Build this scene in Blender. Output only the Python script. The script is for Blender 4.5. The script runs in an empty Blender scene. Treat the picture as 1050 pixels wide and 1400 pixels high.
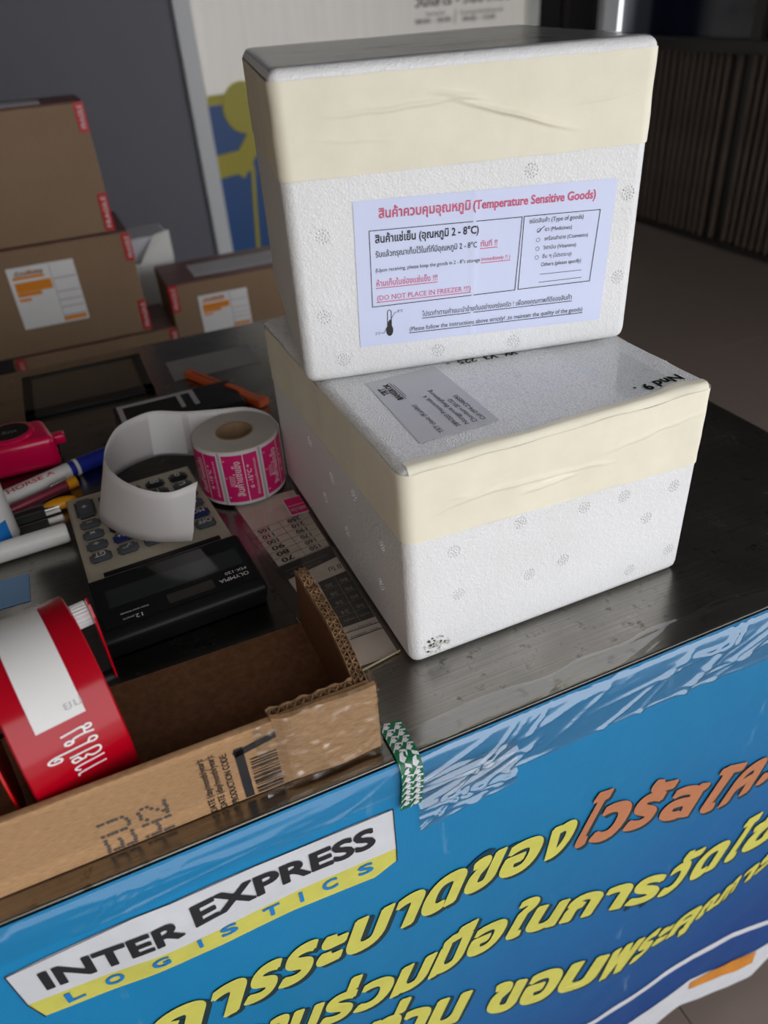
import bpy, bmesh, math, random
import numpy as np
from mathutils import Vector, Matrix, noise
random.seed(7)
SC = bpy.context.scene
COL = SC.collection
PI = math.pi

# ------------------------------------------------------------------ camera
cam_d = bpy.data.cameras.new('camera')
cam_d.sensor_fit = 'VERTICAL'
cam_d.sensor_height = 36.0
cam_d.lens = 1032.929 / 1400.0 * 36.0
cam_d.clip_start = 0.02
cam_d.dof.use_dof = True
cam_d.dof.focus_distance = 0.66
cam_d.dof.aperture_fstop = 5.0
cam = bpy.data.objects.new('camera', cam_d)
COL.objects.link(cam)
right = Vector((0.91338, -0.40221, -0.06301))
down = Vector((-0.27756, -0.50198, -0.81913))
fwd = Vector((0.29783, 0.76566, -0.57014))
M = Matrix(((right.x, -down.x, -fwd.x, -0.179167),
            (right.y, -down.y, -fwd.y, -0.421324),
            (right.z, -down.z, -fwd.z, 0.483536),
            (0, 0, 0, 1)))
cam.matrix_world = M
SC.camera = cam

# ------------------------------------------------------------------ sky and exposure
w = bpy.data.worlds.new('sky')
SC.world = w
w.use_nodes = True
wn = w.node_tree.nodes
bg = wn['Background']
bg.inputs['Color'].default_value = (0.975, 0.975, 1.0, 1)
bg.inputs['Strength'].default_value = 1.0
SC.view_settings.view_transform = 'Standard'
SC.view_settings.look = 'None'
SC.view_settings.gamma = 1.0
SC.view_settings.use_curve_mapping = False
SC.view_settings.exposure = 1.23

# ------------------------------------------------------------------ materials
def lin(c):
    return tuple((x / 12.92 if x <= 0.04045 else ((x + 0.055) / 1.055) ** 2.4) for x in [v / 255.0 for v in c])

class NT:
    def __init__(s, name):
        s.m = bpy.data.materials.new(name)
        s.m.use_nodes = True
        s.t = s.m.node_tree
        s.n = s.t.nodes
        s.p = s.n['Principled BSDF']
    def add(s, typ, **kw):
        n = s.n.new(typ)
        for k, v in kw.items():
            setattr(n, k, v)
        return n
    def link(s, a, b):
        s.t.links.new(a, b)
    def coords(s):
        return s.add('ShaderNodeTexCoord').outputs['Object']
    def noise(s, scale, detail=3.0, vec=None, rough=0.6):
        n = s.add('ShaderNodeTexNoise')
        n.inputs['Scale'].default_value = scale
        n.inputs['Detail'].default_value = detail
        n.inputs['Roughness'].default_value = rough
        s.link(vec or s.coords(), n.inputs['Vector'])
        return n.outputs['Fac']
    def ramp(s, fac, stops):
        n = s.add('ShaderNodeValToRGB')
        e = n.color_ramp.elements
        while len(e) < len(stops):
            e.new(0.5)
        for el, (p, c) in zip(e, stops):
            el.position = p
            el.color = (*c, 1) if len(c) == 3 else c
        s.link(fac, n.inputs['Fac'])
        return n.outputs['Color']
    def bump(s, h, strength=0.3, dist=0.001, chain=None):
        n = s.add('ShaderNodeBump')
        n.inputs['Strength'].default_value = strength
        n.inputs['Distance'].default_value = dist
        s.link(h, n.inputs['Height'])
        if chain is not None:
            s.link(chain, n.inputs['Normal'])
        return n.outputs['Normal']
    def mapping(s, scale=(1, 1, 1), rot=(0, 0, 0)):
        n = s.add('ShaderNodeMapping')
        n.inputs['Scale'].default_value = scale
        n.inputs['Rotation'].default_value = rot
        s.link(s.coords(), n.inputs['Vector'])
        return n.outputs['Vector']

def simple(name, col, rough=0.5, metal=0.0, spec=0.5, coat=0.0, var=0.0, vscale=30, bump=0.0, bscale=200, bdist=0.0005):
    t = NT(name)
    t.p.inputs['Roughness'].default_value = rough
    t.p.inputs['Metallic'].default_value = metal
    t.p.inputs['Specular IOR Level'].default_value = spec
    t.p.inputs['Coat Weight'].default_value = coat
    t.p.inputs['Coat Roughness'].default_value = 0.08
    t.p.inputs['Base Color'].default_value = (*col, 1)
    if var > 0:
        f = t.noise(vscale, 4)
        lo = tuple(max(0, c * (1 - var)) for c in col)
        hi = tuple(min(1, c * (1 + var)) for c in col)
        t.link(t.ramp(f, [(0.3, lo), (0.7, hi)]), t.p.inputs['Base Color'])
    if bump > 0:
        t.link(t.bump(t.noise(bscale, 3), bump, bdist), t.p.inputs['Normal'])
    return t.m

def eps_mat(name='white expanded foam', joint=(0.82, 0.835, 0.85), k=1.0):
    t = NT(name)
    v = t.add('ShaderNodeTexVoronoi')
    v.inputs['Scale'].default_value = 330
    t.link(t.coords(), v.inputs['Vector'])
    v2 = t.add('ShaderNodeTexVoronoi', feature='DISTANCE_TO_EDGE')
    v2.inputs['Scale'].default_value = 330
    t.link(t.coords(), v2.inputs['Vector'])
    col = t.ramp(v2.outputs['Distance'], [(0.0, joint), (0.12 * k, (0.86, 0.87, 0.88))])
    g = t.noise(9, 5)
    mix = t.add('ShaderNodeMixRGB', blend_type='MULTIPLY')
    mix.inputs['Fac'].default_value = 1.0
    t.link(col, mix.inputs['Color1'])
    t.link(t.ramp(g, [(0.25, (0.93, 0.93, 0.92)), (0.6, (1, 1, 1))]), mix.inputs['Color2'])
    t.link(mix.outputs['Color'], t.p.inputs['Base Color'])
    t.p.inputs['Roughness'].default_value = 0.38
    b1 = t.bump(t.ramp(v2.outputs['Distance'], [(0.0, (0, 0, 0)), (0.30, (1, 1, 1))]), 0.24, 0.0008)
    b2 = t.bump(t.noise(190, 5), 0.55, 0.0016, b1)
    t.link(b2, t.p.inputs['Normal'])
    return t.m

def steel_mat():
    t = NT('worn brushed stainless steel')
    t.p.inputs['Metallic'].default_value = 1.0
    mv = t.mapping((3, 220, 3))
    f = t.noise(3, 3, mv)
    g = t.noise(14, 6)
    mm = t.add('ShaderNodeMath', operation='MULTIPLY')
    t.link(f, mm.inputs[0]); t.link(g, mm.inputs[1])
    sp = t.noise(55, 8, None, 0.75)
    dm = t.add('ShaderNodeMixRGB')
    t.link(t.ramp(sp, [(0.565, (0, 0, 0)), (0.66, (0.8, 0.8, 0.8))]), dm.inputs['Fac'])
    dm.inputs['Color2'].default_value = (0.085, 0.068, 0.052, 1)
    t.link(dm.outputs['Color'], t.p.inputs['Base Color'])
    t.link(t.ramp(mm.outputs[0], [(0.10, (0.20, 0.19, 0.172)), (0.42, (0.34, 0.325, 0.30))]), dm.inputs['Color1'])
    r = t.add('ShaderNodeMapRange')
    r.inputs['To Min'].default_value = 0.16
    r.inputs['To Max'].default_value = 0.34
    t.link(g, r.inputs['Value'])
    t.link(r.outputs['Result'], t.p.inputs['Roughness'])
    s = t.add('ShaderNodeTexVoronoi')
    s.inputs['Scale'].default_value = 70
    t.link(t.mapping((1, 3, 1), (0, 0, 0.5)), s.inputs['Vector'])
    b = t.bump(f, 0.02, 0.0004)
    b = t.bump(t.noise(9, 2), 0.10, 0.002, b)
    t.link(b, t.p.inputs['Normal'])
    return t.m

def film_mat(name, tint=(1, 1, 1), rough=0.10, wr=0.5, wscale=60, wdist=0.0015, base=0.06, stretch=(1, 1, 1), top=0.75):
    """clear plastic film: see-through with a glossy coat"""
    t = NT(name)
    t.n.remove(t.p)
    out = t.n['Material Output']
    tr = t.add('ShaderNodeBsdfTransparent')
    tr.inputs['Color'].default_value = (*tint, 1)
    gl = t.add('ShaderNodeBsdfGlossy')
    gl.inputs['Roughness'].default_value = rough
    lw = t.add('ShaderNodeLayerWeight')
    lw.inputs['Blend'].default_value = 0.25
    pw = t.add('ShaderNodeMath', operation='POWER')
    pw.inputs[1].default_value = 4.0
    lw.inputs['Blend'].default_value = 0.5
    t.link(lw.outputs['Facing'], pw.inputs[0])
    mr = t.add('ShaderNodeMapRange')
    mr.inputs['To Min'].default_value = base
    mr.inputs['To Max'].default_value = top
    t.link(pw.outputs[0], mr.inputs['Value'])
    nb = t.bump(t.noise(wscale, 4, t.mapping(stretch), 0.55), wr, wdist)
    t.link(nb, gl.inputs['Normal']); t.link(nb, lw.inputs['Normal'])
    mx = t.add('ShaderNodeMixShader')
    t.link(mr.outputs['Result'], mx.inputs['Fac'])
    t.link(tr.outputs[0], mx.inputs[1]); t.link(gl.outputs[0], mx.inputs[2])
    t.link(mx.outputs[0], out.inputs['Surface'])
    return t.m

def kraft_mat(name, a, b, rough=0.8):
    t = NT(name)
    mv = t.mapping((1, 1, 6))
    f = t.noise(160, 5, mv)
    g = t.noise(7, 3)
    c1 = t.ramp(f, [(0.3, a), (0.68, b)])
    mix = t.add('ShaderNodeMixRGB', blend_type='MULTIPLY')
    mix.inputs['Fac'].default_value = 1
    t.link(c1, mix.inputs['Color1'])
    t.link(t.ramp(g, [(0.3, (0.88, 0.87, 0.86)), (0.7, (1, 1, 1))]), mix.inputs['Color2'])
    t.link(mix.outputs['Color'], t.p.inputs['Base Color'])
    t.p.inputs['Roughness'].default_value = rough
    t.p.inputs['Specular IOR Level'].default_value = 0.25
    t.link(t.bump(t.noise(350, 2), 0.15, 0.0003), t.p.inputs['Normal'])
    return t.m

def banner_mat():
    t = NT('printed blue vinyl')
    co = t.coords()
    sp = t.add('ShaderNodeSeparateXYZ')
    t.link(co, sp.inputs[0])
    # the print runs from cyan blue (upper left) to deep blue (lower right)
    m1 = t.add('ShaderNodeMath', operation='MULTIPLY'); m1.inputs[1].default_value = 0.45
    t.link(sp.outputs['X'], m1.inputs[0])
    m2 = t.add('ShaderNodeMath', operation='SUBTRACT')
    t.link(m1.outputs[0], m2.inputs[0]); t.link(sp.outputs['Z'], m2.inputs[1])
    n = t.noise(5, 3)
    m3 = t.add('ShaderNodeMath', operation='MULTIPLY_ADD'); m3.inputs[1].default_value = 0.12
    t.link(n, m3.inputs[0]); t.link(m2.outputs[0], m3.inputs[2])
    c = t.ramp(m3.outputs[0], [(0.0, lin((28, 132, 186))), (0.28, lin((24, 120, 170))), (0.55, lin((20, 100, 158))), (0.95, lin((10, 66, 132)))])
    # thin scuffs
    s = t.noise(40, 6, t.mapping((1, 1, 0.25), (0, 0.6, 0)))
    mix = t.add('ShaderNodeMixRGB')
    t.link(t.ramp(s, [(0.66, (0, 0, 0)), (0.8, (0.35, 0.35, 0.35))]), mix.inputs['Fac'])
    t.link(c, mix.inputs['Color1'])
    mix.inputs['Color2'].default_value = (0.35, 0.55, 0.68, 1)
    t.link(mix.outputs['Color'], t.p.inputs['Base Color'])
    t.p.inputs['Roughness'].default_value = 0.36
    t.p.inputs['Specular IOR Level'].default_value = 0.45
    wv = t.add('ShaderNodeTexWave', bands_direction='Z')
    wv.inputs['Scale'].default_value = 140
    wv.inputs['Distortion'].default_value = 0.6
    t.link(co, wv.inputs['Vector'])
    wx = t.add('ShaderNodeTexWave', bands_direction='X')
    wx.inputs['Scale'].default_value = 140
    wx.inputs['Distortion'].default_value = 0.6
    t.link(co, wx.inputs['Vector'])
    ad = t.add('ShaderNodeMath', operation='ADD')
    t.link(wv.outputs['Fac'], ad.inputs[0]); t.link(wx.outputs['Fac'], ad.inputs[1])
    b = t.bump(ad.outputs[0], 0.12, 0.0004)
    b = t.bump(t.noise(11, 3), 0.35, 0.004, b)
    t.link(b, t.p.inputs['Normal'])
    return t.m

def wood_mat():
    t = NT('dark brown slat wood')
    f = t.noise(12, 4, t.mapping((8, 8, 0.6)))
    t.link(t.ramp(f, [(0.3, (0.055, 0.036, 0.026)), (0.7, (0.12, 0.085, 0.064))]), t.p.inputs['Base Color'])
    t.p.inputs['Roughness'].default_value = 0.55
    return t.m

MAT = {}
MAT['eps'] = eps_mat()
MAT['epslid'] = eps_mat('white foam with open joints', (0.64, 0.65, 0.67), 1.35)
MAT['steel'] = steel_mat()
MAT['cream'] = simple('cream masking tape', (0.84, 0.80, 0.65), 0.62, var=0.05, vscale=20, bump=0.12, bscale=420, bdist=0.0003)
MAT['film'] = film_mat('clear packing tape', (0.97, 0.975, 0.975), 0.10, 0.4, 30, 0.0012, 0.05, (1, 1, 1), 0.35)
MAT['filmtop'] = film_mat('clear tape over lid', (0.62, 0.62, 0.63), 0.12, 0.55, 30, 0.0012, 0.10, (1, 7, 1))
MAT['filmwr'] = film_mat('crumpled clear tape', (0.94, 0.955, 0.955), 0.09, 0.35, 26, 0.003, 0.15, (0.5, 2.2, 2.2), 0.7)
MAT['acrylic'] = film_mat('clear plastic sheet', (0.97, 0.96, 0.94), 0.06, 0.06, 8, 0.001, 0.04, (1, 1, 1), 0.5)
MAT['lav'] = simple('lavender paper', lin((216, 225, 255)), 0.6, var=0.02, vscale=12, bump=0.15, bscale=25, bdist=0.0012)
MAT['ink'] = simple('black ink', (0.018, 0.018, 0.022), 0.5)
MAT['inkred'] = simple('pink red ink', lin((214, 92, 128)), 0.6)
MAT['paper'] = simple('white paper', (0.74, 0.74, 0.73), 0.7, var=0.03, vscale=14)
MAT['papergrey'] = simple('grey paper label', lin((196, 196, 202)), 0.55, var=0.03, vscale=25)
MAT['paperold'] = simple('stained price paper', (0.66, 0.60, 0.55), 0.7, var=0.16, vscale=22)
MAT['blackprint'] = simple('black printed block', (0.028, 0.028, 0.028), 0.55, var=0.2, vscale=60)
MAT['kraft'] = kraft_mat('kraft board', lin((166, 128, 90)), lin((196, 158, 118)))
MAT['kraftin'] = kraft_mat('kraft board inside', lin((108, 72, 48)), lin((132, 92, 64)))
MAT['kraftedge'] = simple('board edge paper', lin((160, 126, 92)), 0.85, var=0.2, vscale=200)
MAT['parcel'] = kraft_mat('parcel board', lin((134, 110, 86)), lin((150, 126, 102)))
MAT['browntape'] = simple('dark red brown tape', lin((104, 62, 58)), 0.4, var=0.1, vscale=30)
MAT['redtape'] = simple('red packing tape', lin((190, 28, 36)), 0.4)
MAT['white'] = simple('white print', (0.82, 0.82, 0.82), 0.6)
MAT['orangeprint'] = simple('orange print', lin((224, 136, 20)), 0.6)
MAT['red'] = simple('glossy red plastic', lin((170, 2, 26)), 0.16, spec=0.45, coat=0.0)
MAT['redin'] = simple('bright red plate', lin((200, 16, 20)), 0.35)
MAT['dblack'] = simple('black plastic', (0.008, 0.008, 0.009), 0.42, spec=0.25)
MAT['beige'] = simple('beige grey plastic', lin((176, 168, 150)), 0.5, var=0.06, vscale=40, bump=0.06, bscale=900, bdist=0.0002)
MAT['keygrey'] = simple('grey key rubber', lin((74, 78, 84)), 0.5)
MAT['keyblack'] = simple('black key rubber', lin((28, 28, 30)), 0.45)
MAT['keyblue'] = simple('dark blue key rubber', lin((26, 36, 92)), 0.5)
MAT['lcd'] = simple('grey display window', lin((44, 49, 49)), 0.12, spec=0.7)
MAT['solar'] = simple('solar cell strip', lin((58, 54, 50)), 0.2)
MAT['gloss'] = simple('black gloss window', (0.01, 0.01, 0.011), 0.08, spec=0.6)
MAT['legend'] = simple('white legend', (0.7, 0.7, 0.7), 0.6)
MAT['dimlegend'] = simple('grey legend', (0.30, 0.30, 0.29), 0.6)
MAT['pink'] = simple('pink label print', lin((206, 16, 104)), 0.45)
MAT['rollside'] = simple('roll edge paper', lin((186, 180, 172)), 0.75, var=0.05, vscale=50)
MAT['core'] = simple('cardboard core', lin((150, 122, 92)), 0.85)
MAT['backing'] = simple('waxy white backing', lin((214, 211, 211)), 0.38, var=0.02, vscale=20)
MAT['gap'] = simple('grey label gap', lin((176, 172, 176)), 0.5)
MAT['hot'] = simple('hot pink plastic', lin((214, 0, 74)), 0.25, spec=0.6, coat=0.3)
MAT['blue'] = simple('blue plastic', lin((20, 40, 150)), 0.3)
MAT['whitepl'] = simple('white plastic', (0.74, 0.74, 0.72), 0.35)
MAT['yellow'] = simple('yellow orange plastic', lin((232, 156, 10)), 0.4)
MAT['metal'] = simple('bright metal', (0.62, 0.62, 0.62), 0.25, metal=1.0)
MAT['darkred'] = simple('dark pink pen barrel', lin((130, 40, 60)), 0.35)
MAT['copper'] = simple('orange translucent plastic', lin((214, 96, 44)), 0.3)
MAT['bluelabel'] = simple('bright blue label', lin((30, 120, 200)), 0.4)
MAT['banner'] = banner_mat()
MAT['byellow'] = simple('yellow banner print', lin((208, 204, 96)), 0.42, var=0.06, vscale=60, bump=0.1, bscale=500, bdist=0.0003)
MAT['borange'] = simple('orange banner print', lin((188, 122, 86)), 0.42, var=0.06, vscale=60)
MAT['bshadow'] = simple('dark banner print', lin((32, 56, 62)), 0.45)
MAT['bwhite'] = simple('white banner print', lin((210, 213, 218)), 0.42, var=0.05, vscale=30, bump=0.1, bscale=500, bdist=0.0003)
MAT['bblue'] = simple('blue banner letters', lin((30, 128, 200)), 0.42)
MAT['bpatch'] = simple('orange wood print', lin((206, 132, 44)), 0.45, var=0.15, vscale=30)
MAT['green'] = simple('green printed tape', lin((14, 104, 66)), 0.3)
MAT['wallgrey'] = simple('grey panel', lin((118, 119, 130)), 0.55, var=0.03, vscale=2)
MAT['alu'] = simple('white aluminium frame', lin((240, 243, 246)), 0.4)
MAT['frost'] = simple('frosted window film', lin((240, 243, 236)), 0.3, var=0.05, vscale=5)
def frost_film():
    t = NT('frosted window film')
    g = t.noise(5, 4, t.mapping((6, 1, 0.5)))
    t.link(t.ramp(g, [(0.3, (0.80, 0.78, 0.72)), (0.7, (0.88, 0.86, 0.81))]), t.p.inputs['Base Color'])
    t.p.inputs['Roughness'].default_value = 0.3
    tl = t.add('ShaderNodeBsdfTranslucent')
    tl.inputs['Color'].default_value = (0.9, 0.86, 0.78, 1)
    mx = t.add('ShaderNodeMixShader')
    mx.inputs['Fac'].default_value = 0.10
    t.link(t.p.outputs[0], mx.inputs[1]); t.link(tl.outputs[0], mx.inputs[2])
    t.link(mx.outputs[0], t.n['Material Output'].inputs['Surface'])
    return t.m
MAT['film_pane'] = frost_film()
MAT['gblue'] = simple('blue film print', lin((40, 92, 158)), 0.4)
MAT['gyellow'] = simple('yellow film print', lin((196, 184, 50)), 0.4)
MAT['wood'] = wood_mat()
MAT['railwood'] = simple('black brown rail', (0.018, 0.014, 0.011), 0.5)
MAT['darkglass'] = simple('dark blue glass', (0.006, 0.010, 0.028), 0.12, spec=0.5)
MAT['blackglass'] = simple('black door glass', (0.008, 0.008, 0.009), 0.15, spec=0.4)
MAT['ceil'] = simple('grey ceiling', (0.20, 0.20, 0.20), 0.8)
MAT['tile'] = simple('brown grey floor tile', lin((118, 105, 97)), 0.55, spec=0.3)
MAT['grout'] = simple('dark grout', (0.06, 0.055, 0.05), 0.8)
MAT['darkpaper'] = simple('dark glossy sheet', (0.03, 0.03, 0.03), 0.2)
MAT['dotgrey'] = simple('grey dot print', lin((92, 84, 78)), 0.7)
MAT['smudge'] = simple('dark smudge on vinyl', lin((14, 56, 80)), 0.5)
MAT['stain'] = simple('grey dirt stain', lin((196, 196, 188)), 0.7, var=0.10, vscale=200)

# ------------------------------------------------------------------ object helpers
def obj(name, verts, faces, mat, parent=None, smooth=False, loc=None):
    me = bpy.data.meshes.new(name)
    me.from_pydata([tuple(v) for v in verts], [], [tuple(f) for f in faces])
    me.materials.append(mat)
    if smooth:
        me.polygons.foreach_set('use_smooth', [True] * len(me.polygons))
    me.update()
    o = bpy.data.objects.new(name, me)
    COL.objects.link(o)
    if parent is not None:
        o.parent = parent
    if loc is not None:
        o.location = loc
    return o

def bmo(name, bm, mat, parent=None, smooth=False, angle=None):
    me = bpy.data.meshes.new(name)
    bm.to_mesh(me); bm.free()
    me.materials.append(mat)
    if smooth:
        me.polygons.foreach_set('use_smooth', [True] * len(me.polygons))
        if angle is not None:
            me.set_sharp_from_angle(angle=angle)
    o = bpy.data.objects.new(name, me)
    COL.objects.link(o)
    if parent is not None:
        o.parent = parent
    return o

def thing(name, label, cat, loc=(0, 0, 0), rz=0.0, group=None):
    o = bpy.data.objects.new(name, None)
    COL.objects.link(o)
    o.empty_display_size = 0.03
    o.location = loc
    o.rotation_euler = (0, 0, rz)
    return tag(o, label, cat, group)

def tag(o, label, cat, group=None):
    o['label'] = label
    o['category'] = cat
    if group:
        o['group'] = group
    return o

def lab(o, label):
    o['label'] = label
    return o

def struct(o):
    o['kind'] = 'structure'
    return o

def bx(bm, x0, x1, y0, y1, z0, z1, bev=0.0, seg=2, mat=None):
    r = bmesh.ops.create_cube(bm, size=1.0)
    vs = r['verts']
    for v in vs:
        v.co = Vector(((x0 + x1) / 2 + v.co.x * (x1 - x0), (y0 + y1) / 2 + v.co.y * (y1 - y0), (z0 + z1) / 2 + v.co.z * (z1 - z0)))
    if bev > 0:
        es = list({e for v in vs for e in v.link_edges})
        bmesh.ops.bevel(bm, geom=es, offset=bev, segments=seg, affect='EDGES', profile=0.5)
    return vs

def wnorm(o):
    m = o.modifiers.new('weighted', 'WEIGHTED_NORMAL')
    m.weight = 100
    m.keep_sharp = True
    return o

def boxo(name, b, mat, parent=None, bev=0.0, seg=2, smooth=None):
    bm = bmesh.new()
    bx(bm, *b, bev, seg)
    o = bmo(name, bm, mat, parent, smooth=(bev > 0) if smooth is None else smooth)
    if bev > 0 and smooth is None:
        wnorm(o)
    return o

def tube_between(bm, p, q, r0, r1=None, n=16, caps=True):
    p, q = Vector(p), Vector(q)
    r1 = r0 if r1 is None else r1
    d = (q - p).normalized()
    a = d.orthogonal().normalized()
    b = d.cross(a)
    A = [bm.verts.new(p + r0 * (a * math.cos(2 * PI * i / n) + b * math.sin(2 * PI * i / n))) for i in range(n)]
    B = [bm.verts.new(q + r1 * (a * math.cos(2 * PI * i / n) + b * math.sin(2 * PI * i / n))) for i in range(n)]
    for i in range(n):
        bm.faces.new((A[i], A[(i + 1) % n], B[(i + 1) % n], B[i]))
    if caps:
        bm.faces.new(A[::-1]); bm.faces.new(B)

def tubeo(name, p, q, r0, mat, parent=None, r1=None, n=20):
    bm = bmesh.new()
    tube_between(bm, p, q, r0, r1, n)
    bmesh.ops.recalc_face_normals(bm, faces=bm.faces)
    return bmo(name, bm, mat, parent, True, 0.8)

def latheo(name, prof, mat, parent=None, axis='Z', n=48, closed=False):
    """prof: list of (r, h)"""
    vs, fs = [], []
    m = len(prof)
    for i in range(n):
        t = 2 * PI * i / n
        for r, h in prof:
            vs.append((r * math.cos(t), r * math.sin(t), h))
    for i in range(n):
        j = (i + 1) % n
        for k in range(m if closed else m - 1):
            k2 = (k + 1) % m
            fs.append((i * m + k, j * m + k, j * m + k2, i * m + k2))
    o = obj(name, vs, fs, mat, parent, True)
    o.data.set_sharp_from_angle(angle=0.7)
    return o

def poly(name, pts, mat, parent=None):
    return obj(name, pts, [tuple(range(len(pts)))], mat, parent)

def grid(nu, nv, fn):
    vs = [fn(i / nu, j / nv) for i in range(nu + 1) for j in range(nv + 1)]
    fs = [(i * (nv + 1) + j, (i + 1) * (nv + 1) + j, (i + 1) * (nv + 1) + j + 1, i * (nv + 1) + j + 1) for i in range(nu) for j in range(nv)]
    return vs, fs

# ------------------------------------------------------------------ lettering
_cache = {}
def glyphs(s, bold=0.0, shear=0.0, serif=False, res=3):
    """2-D outline mesh of a string in Blender's own font: size 1, baseline 0, starting at x = 0"""
    k = (s, bold, shear, serif, res)
    if k in _cache:
        return _cache[k]
    cu = bpy.data.curves.new('txt', 'FONT')
    cu.body = s
    cu.resolution_u = res
    cu.fill_mode = 'FRONT'
    to = bpy.data.objects.new('txt', cu)
    COL.objects.link(to)
    dg = bpy.context.evaluated_depsgraph_get()
    dg.update()
    me = bpy.data.meshes.new_from_object(to.evaluated_get(dg))
    V = [(v.co.x, v.co.y) for v in me.vertices]
    F = [tuple(p.vertices) for p in me.polygons]
    cnt = {}
    for f in F:
        for i in range(len(f)):
            e = (f[i], f[(i + 1) % len(f)])
            kk = (min(e), max(e))
            cnt[kk] = cnt.get(kk, 0) + 1
    edges = [e for e, c in cnt.items() if c == 1]
    bpy.data.objects.remove(to); bpy.data.curves.remove(cu); bpy.data.meshes.remove(me)
    V2, F2 = list(V), list(F)
    if bold > 0:
        for a, b in edges:
            ax, ay = V[a]; b_x, b_y = V[b]
            dx, dy = b_x - ax, b_y - ay
            L = math.hypot(dx, dy)
            if L < 1e-6:
                continue
            dx, dy = dx / L, dy / L
            w2 = bold
            e = bold * 0.6
            i0 = len(V2)
            V2 += [(ax - dx * e - dy * w2, ay - dy * e + dx * w2), (b_x + dx * e - dy * w2, b_y + dy * e + dx * w2),
                   (b_x + dx * e + dy * w2, b_y + dy * e - dx * w2), (ax - dx * e + dy * w2, ay - dy * e - dx * w2)]
            F2.append((i0, i0 + 3, i0 + 2, i0 + 1))
    if serif:
        for a, b in edges:
            ax, ay = V[a]; b_x, b_y = V[b]
            if abs(ay - b_y) < 0.004 and 0.03 < abs(ax - b_x) < 0.14:
                x0, x1 = min(ax, b_x), max(ax, b_x)
                up = 1 if ay < 0.2 else -1
                i0 = len(V2)
                V2 += [(x0 - 0.055, ay), (x1 + 0.055, ay), (x1 + 0.055, ay + up * 0.045), (x0 - 0.055, ay + up * 0.045)]
                F2.append((i0, i0 + 1, i0 + 2, i0 + 3) if up > 0 else (i0, i0 + 3, i0 + 2, i0 + 1))
    if shear:
        V2 = [(x + y * shear, y) for x, y in V2]
    W = max([x for x, y in V]) if V else 0.1
    _cache[k] = (V2, F2, W)
    return _cache[k]

class Ink:
    """collects flat lettering and lines that belong to one printed part"""
    def __init__(s):
        s.v, s.f = [], []
    def text(s, t, fn, x, y, h, width=None, ang=0.0, bold=0.0, shear=0.0, serif=False, res=3, align='L'):
        """h: cap height; width: overall width or None; fn maps artwork (u, v) to 3-D"""
        V, F, W = glyphs(t, bold / 1.0, shear, serif, res)
        sy = h / 0.70
        sx = (width / W) if width else sy
        c, n = math.cos(ang), math.sin(ang)
        x0 = 0 if align == 'L' else (-W * sx / 2 if align == 'C' else -W * sx)
        i0 = len(s.v)
        for a, b in V:
            a2, b2 = a * sx + x0, b * sy
            s.v.append(fn(x + a2 * c - b2 * n, y + a2 * n + b2 * c))
        s.f += [tuple(i0 + i for i in f) for f in F]
        return W * sx
    def poly(s, pts, fn):
        i0 = len(s.v)
        s.v += [fn(a, b) for a, b in pts]
        s.f.append(tuple(range(i0, i0 + len(pts))))
    def line(s, pts, w, fn):
        for (ax, ay), (b_x, b_y) in zip(pts[:-1], pts[1:]):
            dx, dy = b_x - ax, b_y - ay
            L = math.hypot(dx, dy) or 1e-9
            dx, dy = dx / L * w / 2, dy / L * w / 2
            s.poly([(ax - dx + dy, ay - dy - dx), (b_x + dx + dy, b_y + dy - dx), (b_x + dx - dy, b_y + dy + dx), (ax - dx - dy, ay - dy + dx)], fn)
    def ring(s, x, y, rx, ry, w, fn, n=16):
        P = [(x + rx * math.cos(2 * PI * i / n), y + ry * math.sin(2 * PI * i / n)) for i in range(n + 1)]
        s.line(P, w, fn)
    def disc(s, x, y, rx, ry, fn, n=14):
        s.poly([(x + rx * math.cos(2 * PI * i / n), y + ry * math.sin(2 * PI * i / n)) for i in range(n)], fn)
    def done(s, name, mat, parent):
        return obj(name, s.v, s.f, mat, parent)

def plane_fn(o, u, v):
    o, u, v = Vector(o), Vector(u), Vector(v)
    return lambda a, b: o + u * a + v * b

# ==================================================================== SETTING
FZ = -0.95
YB = 4.25
XR = 3.5
floor = struct(boxo('floor', (-6, 6, -7, YB + 0.3, FZ - 0.1, FZ - 0.002), MAT['grout']))
tile_me = None
for i in range(-1, 6):
    for j in range(-3, 8):
        x0, y0 = 0.42 + (i - 0) * 0.6, -0.45 + j * 0.6
        if x0 > 3.45 or y0 > 4.2:
            continue
        if tile_me is None:
            t = boxo('tile', (0.0009, 0.5991, 0.0009, 0.5991, -0.012, 0.0), MAT['tile'], floor, 0.0012, 1, smooth=False)
            tile_me = t.data
        else:
            t = bpy.data.objects.new('tile', tile_me); COL.objects.link(t); t.parent = floor
        t.location = (x0, y0, FZ)
paving = struct(boxo('ground', (-6, 6, -7, -2.25, FZ - 0.05, FZ + 0.0), simple('pale concrete', (0.42, 0.41, 0.39), 0.85, var=0.1, vscale=3)))
paving.name = 'floor_outside'
ceiling = struct(boxo('ceiling', (-1.05, XR + 0.2, -1.5, YB + 0.3, 1.55, 1.65), MAT['ceil']))
sky_blocker_left = struct(boxo('sky_blocker_left', (-1.05, -0.95, -2.2, YB + 0.3, FZ, 1.55), simple('warm blocker', (0.34, 0.285, 0.22), 0.8)))  # unseen wall added to block the left sky, warm for its bounce
wall_back = struct(boxo('wall_back', (-0.95, 0.685, YB - 0.03, YB + 0.1, FZ, 1.55), MAT['wallgrey']))

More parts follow.
